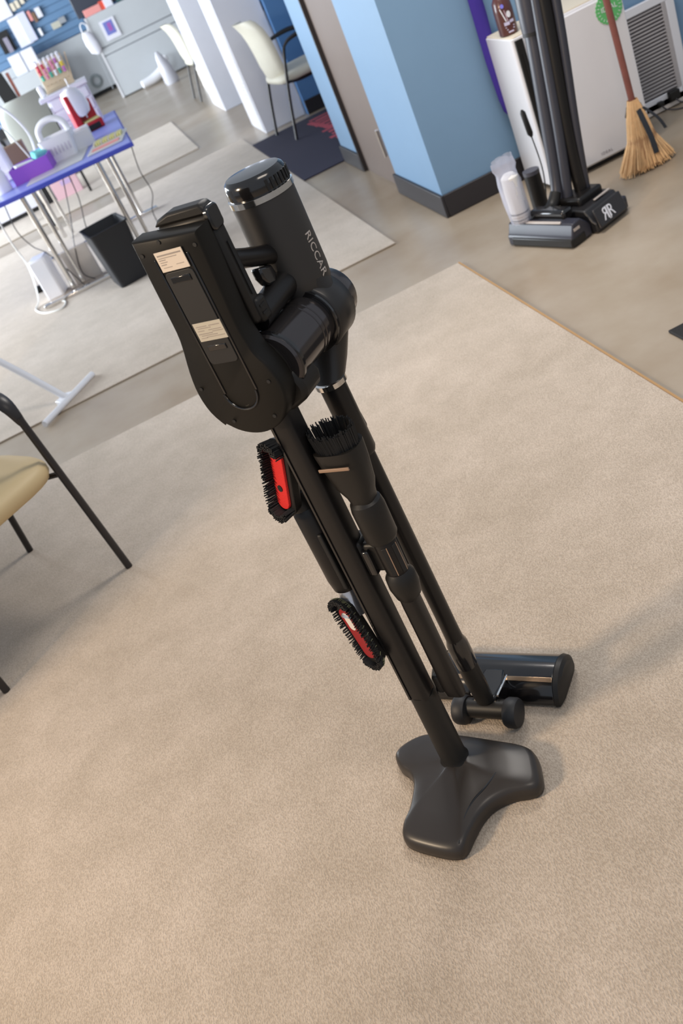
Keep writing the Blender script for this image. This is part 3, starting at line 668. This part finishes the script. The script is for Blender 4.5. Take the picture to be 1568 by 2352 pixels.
# ================================================================ CHAIRS
def make_chair(label, group, seat_m, back_m):
    """front faces -y, origin at floor centre"""
    c = thing('armchair', label, 'chair', group=group)
    bm = bm_(); n = 28; rg = []
    def so(s, z, dz=0): return [Vector((p.x*(1-.06*max(0, p.y/.25)), p.y, z)) for p in circ((0, -.01, 0), Vector((1, 0, 0)), Vector((0, 1, 0)), .292*s, 32, .275*s, 5)]
    loft(bm, [so(.90, .405), so(.97, .412), so(1.0, .430), so(1.0, .450), so(.96, .468), so(.82, .478), so(.3, .480)])
    obj('seat', bm, seat_m, c, True, 0, angle=60)
    bm = bm_(); prism(bm, rrect(.44, .43, .06, 0, -.005), .392, .408, 'z'); obj('seat_pan', bm, CHAIRF, c, True, .004)
    bm = bm_(); rg = []
    for z, y, w_ in ((.46, .195, .19), (.49, .205, .215), (.56, .218, .225), (.66, .225, .232), (.76, .238, .232), (.84, .260, .222), (.90, .290, .195), (.925, .310, .15)):
        r_ = []
        for i in range(13):
            u = -1+2*i/12; r_.append(Vector((u*w_, y-.05*(1-u*u)*-.0-.035*u*u, z)))
        for i in range(13):
            u = 1-2*i/12; r_.append(Vector((u*w_, y-.035*u*u+.075*(1-.55*abs(u)**3), z+.004)))
        rg.append(r_)
    loft(bm, rg); obj('backrest', bm, back_m, c, True, 0, angle=60)
    for s in (-1, 1):
        x = .285*s
        T('leg', CHAIRF, [(x, -.285, .0), (x-.004*s, -.262, .30), (x-.008*s, -.235, .62)], .0125, c, 12)
        T('leg', CHAIRF, [(x, .330, .0), (x-.004*s, .255, .30), (x-.008*s, .170, .58), (x-.01*s, .14, .655)], .0125, c, 12)
        T('armrest', CHAIRF, [(x-.008*s, -.236, .60), (x-.01*s, -.215, .665), (x-.012*s, -.165, .695), (x-.015*s, -.05, .705), (x-.015*s, .08, .690), (x-.012*s, .140, .655)], [.0135, .025, .031, .030, .022, .0135], c, 12, flat=.62)
        T('side_rail', CHAIRF, [(x-.006*s, -.245, .40), (x*.86, -.10, .392), (x*.86, .10, .392), (x-.006*s, .225, .42)], .010, c, 8)
    return c
ch = make_chair('tan-seated black-framed armchair, nearest, cut off at the left edge', 'black-framed armchairs', TAN, TAN)
# front-right foot at (-.667,2.889), front-left foot at (-1.038,2.501): facing lower right
ang = math.atan2(-.49, .41)+PI/2
ch.location = (-1.035, 2.945, .008); ch.rotation_euler = (0, 0, ang-.02)
for k_ in ch.children:
    if k_.name.startswith('seat') or k_.name.startswith('back'): pass
ch2 = make_chair('cream armchair with black legs standing on the navy mat beside the door', 'black-framed armchairs', CREAMV, CREAMV)
ch2.location = (1.575, 8.47, .010); ch2.rotation_euler = (0, 0, PI/2+.10)
ch3 = copy_tree(ch2, 'cream armchair with black legs, farther one by the white partition'); ch3.location = (1.44, 13.35, 0); ch3.rotation_euler = (0, 0, PI/2+.03)

# navy mat with red lettering
nm = thing('entry_mat', 'navy blue floor mat with red lettering by the door', 'mat', (1.50, 7.81, 0))
B('mat_pad', MATN, (0, 0, .005), (1.0, 2.04, .009), nm, .003)
for i in range(11):
    t_ = i/10
    B('lettering_stroke', MATR, (.235-.075*t_+.012*math.sin(i*2.1), 8.62-.108*i-7.81, .0100), (.46-.05*(i % 3), .075 if i % 2 else .055, .001), nm, 0, rot=(0, 0, .05*math.sin(i*1.7)))
B('lettering_stroke', MATR, (.02, .45, .0102), (.05, .60, .001), nm, 0, rot=(0, 0, .10))

# ================================================================ WHITE PARTITION CABINETS
def pcab(x0, x1, y0, y1, label):
    t = thing('display_cabinet', label, 'cabinet', ((x0+x1)/2, (y0+y1)/2, 0), 0, 'white display cabinets')
    w_, d_ = x1-x0, y1-y0
    B('body', WHITEP, (0, 0, 1.05), (w_, d_, 2.1), t, .004)
    s = B('side_print_panel', WHITE, (-w_/2-.004, 0, 1.05), (.008, d_-.04, 2.06), t)
    for i in range(46):
        z = .30+i*.036
        B('print_line', PRINTG, (-w_/2-.0085, random.uniform(-.03, .03), z), (.001, (d_-.16)*random.uniform(.5, 1), .010), s)
    return t
pcab(1.188, 1.575, 9.07, 9.75, 'tall white display cabinet with printed side, nearer one behind the chair')
pcab(1.178, 1.80, 11.40, 12.35, 'tall white display cabinet with printed side, farther one')

# ================================================================ TABLE GROUP
TZ = .72
tb = thing('work_table', 'long folding table with bright blue edge and chrome T-shaped legs', 'table', (0, 0, 0))
ol = [(-1.35, 7.03), (.062, 6.76), (.070, 9.08), (-1.35, 9.08)]
bm = bm_(); prism(bm, ol, TZ-.03, TZ-.002, 'z'); obj('table_edge', bm, TBLUE, tb, True, .004)
bm = bm_(); prism(bm, [(-1.34, 7.045), (.048, 6.78), (.056, 9.07), (-1.34, 9.07)], TZ-.003, TZ, 'z'); obj('tabletop', bm, TTOP, tb)
def tleg(x, y, lean=0):
    C('leg', CHROME, (x, y, .03), (x, y, TZ-.03), .019, tb)
    C('leg', CHROME, (x+.075, y+.03, .03), (x+.075, y+.03, TZ-.03), .014, tb)
tleg(-.755, 6.93); tleg(-.205, 6.90); tleg(-.80, 8.75); C('leg', CHROME, (-.12, 8.20, .03), (-.12, 8.20, TZ-.03), .017, tb)
for y, xa, xb in ((6.80, -.985, .02), (8.20, -.95, .02)):
    B('foot_bar', CHROME, ((xa+xb)/2, y, .018), (xb-xa, .045, .030), tb, .006)
# machine on the table
sm = thing('sewing_machine', 'small red and white machine on the blue tabletop', 'sewing machine', (-.165, 8.42, TZ), math.radians(8))
B('base', REDM, (0, 0, .035), (.20, .24, .07), sm, .012)
B('arch_gap', BLKD, (.02, -.121, .028), (.10, .004, .04), sm)
B('column', REDM, (-.075, 0, .18), (.055, .20, .25), sm, .012)
B('back_body', REDM, (.02, .06, .14), (.15, .08, .16), sm, .012)
B('bed_plate', YEL, (.025, -.03, .075), (.13, .16, .012), sm, .003)
bm = bm_(); loft(bm, [circ((x, -.02, z), Vector((1, 0, 0)), Vector((0, 1, 0)), rx, 28, .085, 2.6) for x, z, rx in ((-.015, .125, .030), (-.015, .140, .070), (-.018, .19, .090), (-.022, .27, .088), (-.028, .325, .068), (-.030, .345, .02))]); obj('white_head', bm, RIMW, sm)
C('needle_bar', CHROME, (.005, -.06, .10), (.005, -.06, .16), .006, sm); C('thread_pin', RIMW, (.0, .03, .34), (.0, .03, .41), .004, sm)
# sheets / tray on the table
tr = thing('notion_tray', 'clear tray with a row of yellow cards at the table corner', 'tray', (-.085, 7.25, TZ), math.radians(-8))
B('tray_base', TTOPW, (0, 0, .006), (.26, .50, .010), tr, .003)
for i in range(12): B('card', YEL if i % 3 else IVORY, (-.10+.018*i, .08, .020), (.012, .17, .016), tr, 0, rot=(0, 0, .03))
B('tray_liner', PALER, (.0, -.15, .013), (.20, .10, .004), tr)
tag(B('table_sheet', TTOPW, (-.46, 7.36, TZ+.003), (.42, .62, .006), None, .002, rot=(0, 0, -.12)), 'pale grey protective sheet lying at the front of the table', 'mat')
# white caddy
wc = thing('handled_caddy', 'white plastic caddy with arched handle on the table', 'caddy', (-.40, 7.56, TZ+.006), math.radians(-8))
bm = bm_(); loft(bm, [[Vector((x, y, z)) for x, y in rrect(w_, d_, .03)] for z, w_, d_ in ((0, .20, .18), (.16, .25, .22), (.16, .235, .205), (.02, .19, .17))]); obj('basket', bm, RIMW, wc)
for i in range(7): B('basket_slot', PRINTG, (-.08+i*.027, -.1045, .075), (.008, .003, .05), wc, 0, rot=(-.12, 0, 0))
T('handle', RIMW, [(-.105, 0, .14), (-.095, 0, .22), (-.04, 0, .262), (.04, 0, .262), (.095, 0, .22), (.105, 0, .14)], .022, wc, 12)
tag(B('tissue_box', WHITE, (-.235, 7.66, TZ+.06), (.14, .26, .12), None, .006), 'white box beside the handled caddy on the table', 'box')
# purple box
pb = thing('storage_tray', 'bright purple open box of sewing bits at the table front', 'box', (-.630, 7.43, TZ), math.radians(-7))
W_, D_, H_ = .285, .26, .105
for nm_, c_, s_ in (('front_wall', (0, -D_/2, H_/2), (W_, .006, H_)), ('back_wall', (0, D_/2, H_/2), (W_, .006, H_)), ('side_wall', (-W_/2, 0, H_/2), (.006, D_, H_)), ('side_wall', (W_/2, 0, H_/2), (.006, D_, H_)), ('bottom', (0, 0, .004), (W_, D_, .006))):
    B(nm_, PURB, c_, s_, pb)
tag(B('fabric_bundle', TEAL, (-.555, 7.49, TZ+.105), (.10, .10, .05), None, .015, rot=(.2, .1, .4)), 'teal folded cloth in the purple box', 'cloth')
tag(B('paper_bundle', PAPER, (-.68, 7.45, TZ+.072), (.15, .16, .06), None, .012, rot=(.0, .1, .2)), 'white crumpled papers in the purple box', 'paper')
jr = thing('jar', 'white jar cut off by the left edge, on the table', 'jar', (-.875, 7.32, TZ)); bm = bm_(); lathe(bm, [(.055, 0), (.062, .01), (.062, .12), (.05, .14), (.05, .15)], n=28); obj('jar_body', bm, RIMW, jr); C('jar_lid', CREAM, (0, 0, .15), (0, 0, .17), .053, jr)
# tall white machine at the left edge with wire arms
wm = thing('covered_machine', 'large overexposed white machine at the left edge of the table', 'sewing machine', (-1.02, 7.95, TZ))
bm = bm_(); prism(bm, rrect(.42, .36, .05, 0, .18), -.12, .12, 'y'); obj('body', bm, RIMW, wm, True, .02)
B('bed', RIMW, (.10, -.04, .03), (.46, .24, .06), wm, .012)
la = thing('wire_lamp', 'white lamp with thin bent arm rising over the purple box', 'lamp', (-.62, 7.62, TZ))
bm = bm_(); lathe(bm, [(.05, 0), (.05, .012), (.012, .02)], n=24); obj('base', bm, RIMW, la)
T('arm', RIMW, [(0, 0, .01), (.06, -.02, .22), (.02, -.03, .40), (-.06, -.05, .52), (-.16, -.05, .58)], .008, la); T('arm_cable', WCORD, [(0, 0, .02), (-.05, -.02, .25), (-.13, -.04, .50), (-.20, -.05, .58)], .005, la)
bm = bm_(); lathe(bm, [(.02, .06), (.05, .03), (.07, -.02), (.065, -.02)], (-.20, -.05, .56), n=24); obj('shade', bm, RIMW, la)
# white storage unit behind with spool rack
wu = thing('drawer_unit', 'white tabletop storage unit behind the red machine carrying the thread rack', 'cabinet', (-.215, 8.93, TZ))
B('body', PAPER, (0, 0, .15), (.355, .28, .30), wu, .006); B('top_slab', PAPER, (-.02, -.01, .315), (.42, .31, .034), wu, .004)
for z in (.055, .15, .245): B('drawer', WHITEP, (.0, -.142, z), (.32, .014, .080), wu, .004)
B('side_post', BLKD, (-.183, -.145, .13), (.010, .010, .24), wu)
RKY, RKZ = 8.97, TZ+.333
rk = thing('spool_rack', 'pale wooden thread rack full of coloured spools', 'rack', (-.240, RKY, RKZ))
B('board', WOODR, (0, .03, .115), (.24, .016, .25), rk, .003, rot=(-.35, 0, 0)); B('rear_strut', WOODR, (.135, .06, .11), (.010, .010, .25), rk, 0, rot=(.35, .2, 0)); B('ledge', WOODR, (0, -.02, .01), (.25, .05, .02), rk)
for i in range(6): B('peg', WOODR, (-.095+i*.038, -.005, .055), (.005, .03, .005), rk, 0, rot=(-.35, 0, 0))
cols = [rgb(200, 70, 90), rgb(240, 240, 245), rgb(190, 120, 190), rgb(235, 210, 70), rgb(80, 175, 150), rgb(225, 150, 175)]
ordn = ('first', 'second', 'third', 'fourth', 'fifth', 'sixth'); rows_ = ('bottom', 'lower middle', 'upper middle', 'top')
plan = (('green', 'pink', 'green', 'white', 'green', 'violet'), ('red', 'pink', 'violet', 'pink', 'white', 'yellow'), ('red', 'red', 'white', 'pink', 'violet', 'white'), ('white',)*6)
protos = {}
for r in range(4):
    for c_ in range(6):
        nm_ = plan[r][c_]; z = .105+r*.038
        if nm_ not in protos:
            bm = bm_(); lathe(bm, [(.014, 0), (.014, .003), (.011, .005), (.011, .030), (.014, .032), (.014, .035)], (0, 0, 0), (0, -.50, .86), 10)
            protos[nm_] = o = obj('thread_spool', bm, mat('thread_'+nm_, cols[('red', 'white', 'violet', 'yellow', 'green', 'pink').index(nm_)], .7))
        else:
            o = protos[nm_].copy(); COL.objects.link(o)
        o.location = (-.240-.095+c_*.038, RKY-.012+(z-.115)*.36, RKZ+z)
        tag(o, '%s thread spool in the %s row of the rack, %s from left' % (nm_, rows_[r], ordn[c_]), 'spool', 'thread spools on the wooden rack')
tag(B('ribbed_cup', RIMW, (-.395, 8.86, TZ+.333+.045), (.045, .07, .09), None, .012), 'white ribbed cup standing left of the spool rack', 'cup')
# grey padded chair behind the table
ch4 = make_chair('grey-green padded chair pushed in behind the table', 'padded chair behind table', GREENG, GREENG); ch4.location = (-.72, 10.15, 0); ch4.rotation_euler = (0, 0, PI+.3)
ch4.scale = (1.15, 1.15, 1.18)
ez = thing('display_easel', 'dark board on a wooden post behind the table, left edge', 'easel', (-.90, 12.3, 0))
B('board', BLKD, (0, 0, 1.06), (.16, .03, .40), ez, .004, rot=(0, -.1, 0)); B('post', HNDL, (.11, .02, .62), (.035, .03, 1.24), ez); B('foot', HNDL, (.05, .0, .02), (.40, .30, .03), ez)
tag(B('brown_carton', BROWN, (-.80, 8.62, TZ+.075), (.18, .16, .15), None, .004), 'brown carton with yellow mark on the table behind the caddy', 'box')
# trash bin
bn = thing('waste_bin', 'black rectangular waste bin with grey edge in front of the table', 'bin', (-.355, 6.52, 0), math.radians(10))
bm = bm_(); loft(bm, [[Vector((x, y, z)) for x, y in rrect(w_, d_, .03)] for z, w_, d_ in ((0.002, .20, .30), (.37, .26, .37), (.385, .275, .385), (.385, .255, .365), (.02, .185, .28))]); obj('shell', bm, BINM, bn, angle=40)
# things under the table
bg_ = thing('file_box', 'white upright plastic folder box leaning near the front table leg', 'box', (-.885, 7.03, 0), 0)
B('box_body', RIMW, (0, 0, .150), (.125, .16, .295), bg_, .014, rot=(0, .0, -.2)); B('box_seam', PRINTG, (.02, -.083, .15), (.003, .003, .24), bg_, 0, rot=(0, 0, -.2))
tag(B('card_panel', CREAM, (-.640, 7.02, .130), (.20, .03, .250), None, .006, rot=(.06, 0, -.10)), 'cream card panel leaning behind the black bin', 'panel')
pk = thing('gift_box', 'pink cardboard carton on the floor beyond the table legs', 'box', (-.73, 10.98, 0)); B('carton', PINK, (0, 0, .108), (.29, .14, .215), pk, .004); B('print_patch', mat('mauve_print', rgb(196, 170, 210), .7), (.02, -.0715, .15), (.12, .002, .05), pk)
tag(B('dark_case', BLKD, (-.96, 11.1, .12), (.14, .2, .24), None, .01), 'dark case standing left of the pink carton', 'case')  # plain near-black box
wl = thing('floor_cabinet', 'low white cabinet with black toe kick under the table, left edge', 'cabinet', (-1.42, 11.15, 0)); B('body', PAPER, (0, 0, .20), (.66, .40, .30), wl, .006); B('toe_kick', BLKD, (0, 0, .025), (.62, .36, .05), wl)
ps = thing('mains_adapter', 'black mains adapter on the carpet left of the folder box', 'plug', (-1.02, 7.36, .008)); B('adapter_body', BLKD, (0, 0, .024), (.075, .05, .046), ps, .008); T('adapter_cable', CORD, [(.03, 0, .02), (.08, -.05, .012), (.13, -.16, .008), (.06, -.24, .008)], .005, ps)
cords = [('black cord hanging at the right table corner', [(.045, 6.79, .70), (.02, 6.90, .52), (.03, 7.10, .33), (-.03, 7.28, .18), (-.03, 7.35, .010)]),
 ('black cord dropping behind the bin from the table middle', [(-.42, 7.05, .69), (-.44, 7.1, .50), (-.50, 7.2, .26), (-.42, 7.3, .10), (-.38, 7.35, .010)]),
 ('black cord looping down between the left legs', [(-.46, 7.1, .69), (-.54, 7.05, .45), (-.62, 7.0, .25), (-.66, 6.98, .08), (-.60, 6.95, .010)]),
 ('black cord sagging from the left table edge to the folder box', [(-.90, 7.1, .69), (-.92, 7.1, .50), (-.88, 7.1, .36), (-.80, 6.96, .30), (-.72, 6.92, .12), (-.68, 6.90, .010)])]
for lab, pts in cords: tag(T('extension_lead', CORD, pts, .0035, None, 6), lab, 'cord')
tag(T('coiled_lead', WCORD, [(-1.0, 7.2, .70), (-1.0, 7.15, .45), (-.98, 7.1, .25), (-1.02, 7.0, .05), (-1.06, 6.9, .012), (-.98, 6.68, .012), (-.86, 6.60, .012), (-.84, 6.75, .012), (-.95, 6.86, .012)], .006, None, 8), 'white cable coiled at the foot of the front table leg', 'cord')
# white T-foot stand at left
ib = thing('ironing_board', 'white metal T-foot and slanting leg entering at the left edge', 'ironing board', (0, 0, 0))
C('foot_bar', WHITE, (-.965, 4.60, .020), (-.690, 4.975, .020), .016, ib, n=16)
T('leg', WHITE, [(-.835, 4.795, .022), (-1.08, 5.02, .30), (-1.50, 5.38, .74)], [.017, .018, .018], ib, 14)
bm = bm_(); prism(bm, [(-.87, 4.75), (-.80, 4.83), (-.845, 4.86), (-.90, 4.80)], .012, .034, 'z'); obj('foot_gusset', bm, WHITE, ib, True, .003)
B('board', PAPER, (-2.1, 5.4, .77), (1.3, .40, .04), ib, .01)

# ================================================================ FAR LEFT CABINETS
fc = thing('panel_cabinet', 'large pale grey cabinet block with purple poster, far left', 'cabinet', (0, 18.0, 0))
B('body', GREYD, (1.66, .36, .65), (2.56, .68, 1.285), fc)
for z0, z1 in ((.02, .675), (.690, .795), (.81, 1.29)):
    B('panel', GREYC, (1.66, 0, (z0+z1)/2), (2.56, .05, z1-z0), fc, .006)
B('edge_highlight', WHITE, (.375, -.01, .65), (.030, .05, 1.285), fc)  # highlight along the left edge, put in as a white strip
ps_ = thing('poster', 'white sheet with blue-violet print taped to the grey cabinet', 'poster', (.675, 17.955, 1.01)); B('sheet', PAPER, (0, 0, 0), (.26, .004, .30), ps_); B('print_area', PRINTB, (0, -.004, .02), (.16, .003, .20), ps_); B('print_figure', mat('magenta_print', rgb(160, 90, 170), .6), (.01, -.006, .03), (.06, .002, .12), ps_)
mo = thing('monitor', 'dark screen standing on top of the grey cabinet', 'monitor', (.72, 18.30, 1.293)); B('screen', DARKM, (0, 0, .24), (.86, .05, .44), mo, .01); B('monitor_stand', DARKM, (0, .02, .012), (.3, .2, .024), mo)
ob = thing('parcel', 'red and orange printed box on the front edge of the grey cabinet', 'box', (.60, 18.06, 1.293)); B('carton', PALER, (-.05, 0, .055), (.30, .10, .11), ob, .004); B('orange_end', ORANGE, (.135, 0, .065), (.10, .10, .13), ob, .004)
tag(B('white_carton', PAPER, (.83, 18.06, 1.36), (.14, .12, .13), None, .004), 'white carton right of the red and orange box', 'box')
tag(B('green_case', mat('dark_green', rgb(60, 96, 96), .5), (1.05, 18.1, 1.34), (.16, .14, .09), None, .01), 'small dark green case on the grey cabinet', 'case')
bc = thing('base_cabinet', 'pale grey counter under the slatwall with black toe kick', 'cabinet', (0, 20.50, 0)); B('body', GREYC, (-.60, .24, .575), (2.4, .46, 1.01), bc, .006); B('toe_kick', BLKD, (-.60, .26, .035), (2.3, .40, .07), bc)
bm = bm_(); pts = [(.10+.10*math.cos(2*PI*i/24), 20.49, .26+.11*math.sin(2*PI*i/24)) for i in range(25)]
tube(bm, pts, .014, 8); tube(bm, [(p[0]*.8+.02, 20.47, .26+(p[2]-.26)*.7) for p in pts], .012, 8); tag(obj('cable_coil', bm, mat('cable_grey', rgb(150, 158, 160), .6)), 'grey coil of cable hanging low on the pale counter', 'cable')
hb = thing('hanging_bag', 'translucent white bag hanging at the left corner of the grey cabinet', 'bag', (.30, 17.94, .92)); bm = bm_(); loft(bm, [circ((x, 0, z), Vector((1, 0, 0)), Vector((0, 1, 0)), rx, 16, .03) for x, z, rx in ((.03, -.16, .03), (.02, -.12, .09), (.0, .02, .10), (-.01, .14, .085), (-.02, .20, .05))]); obj('bag_body', bm, PAPER, hb); T('bag_handle', RIMW, [(-.06, 0, .18), (-.05, 0, .30), (.0, 0, .34), (.05, 0, .28), (.03, 0, .18)], .008, hb)
T('bag_cord', GREYD, [(0, .0, -.1), (-.0, .0, -.40), (-.02, .0, -.72)], .005, hb)
# slatwall merchandise
def pkt(x, z, w_, h_, m, lab, y=20.50, cat='packet', grp=None, rt=0):
    return tag(B('product_packet', m, (x, y, z), (w_, .04, h_), None, .004, rot=(0, rt, 0)), lab, cat, grp)
pkt(-.85, 1.97, .30, .34, PAPER, 'pinkish white poster high on the slatwall, far left corner', cat='poster')
pkt(-.72, 1.53, .26, .50, PAPER, 'large white sheet on the slatwall, leftmost', cat='poster'); pkt(-.58, 1.545, .16, .50, mat('lavender_sheet', rgb(206, 208, 230), .7), 'narrow lavender sheet overlapping the large white sheet', y=20.47, cat='poster')
pkt(-1.05, 1.48, .24, .36, BLKD, 'black hanging item at the left edge of the slatwall', cat='case'); pkt(-1.03, 1.42, .09, .26, mat('grey_stripe', rgb(140, 135, 150), .5), 'grey strip hanging over the black item', y=20.46, cat='packet')
for i, (x, z) in enumerate(((-.635, 1.92), (-.545, 1.93), (-.44, 1.96), (-.32, 1.99))):
    pkt(x, z, .07, .13, IVORY, 'cream packet in the top row of the slatwall, %s from left' % ('first', 'second', 'third', 'fourth')[i], grp='cream packets in the top row')
for i, (x, z) in enumerate(((-.44, 1.68), (-.37, 1.63))): pkt(x, z, .06, .17, BROWN if i else PALER, ('brown narrow packet' if i else 'pink narrow packet')+' hanging below the cream row')
pkt(-.27, 1.67, .10, .17, PAPER, 'whitish packet right of the narrow brown packet'); pkt(-.09, 1.37, .17, .11, mat('beige_box', rgb(186, 184, 170), .7), 'beige box hanging alone low on the slatwall'); pkt(.05, 1.40, .13, .10, GREYD, 'grey packet right of the beige box')
pkt(-.40, 1.38, .05, .13, RIMW, 'bright white hook card low on the slatwall')
for x, z, lab in ((-.78, 1.12, 'white carton on the counter below the slatwall, right one'), (-1.03, 1.10, 'white carton on the counter below the slatwall, left one')):
    tag(B('white_carton', PAPER, (x, 20.15, 1.08+.0), (.23, .30, .34), None, .005), lab, 'box')
tag(B('counter_block', GREYC, (-.90, 20.1, .455), (.9, .5, .91), None, .006), 'low grey counter section carrying the white cartons', 'cabinet')
# far bags and table by the far chair
fbg = thing('white_bag', 'white crumpled bag on the floor beside the far chair', 'bag', (1.14, 16.6, 0)); bm = bm_(); loft(bm, [circ((x, 0, z), Vector((1, 0, 0)), Vector((0, 1, 0)), rx, 16, ry) for x, z, rx, ry in ((0, 0, .10, .08), (0, .05, .12, .10), (-.01, .25, .10, .08), (-.03, .42, .06, .04), (-.04, .5, .02, .01))]); obj('bag_body', bm, mat('grey_film', rgb(196, 196, 204), .3), fbg)
rl = thing('fabric_roll', 'white rolled fabric lying against the grey cabinet base', 'roll', (.98, 17.75, .10), 0); T('roll_body', RIMW, [(-.24, -.05, -.02), (0, 0, -.01), (.20, .03, .06), (.30, .05, .22)], [.06, .08, .085, .05], rl, 16)
bk = thing('back_table', 'blue-topped table beyond the white partition, at the far chair', 'table', (1.75, 14.1, 0)); B('tabletop', TBLUE, (0, 0, .72), (.90, .80, .03), bk, .004)
for sx in (-.38, .38):
    for sy in (-.34, .34): C('leg', CHROME, (sx, sy, 0), (sx, sy, .71), .018, bk)
tag(B('white_appliance', RIMW, (1.55, 14.0, .83), (.40, .30, .19), None, .03), 'white appliance on the far blue table', 'appliance')
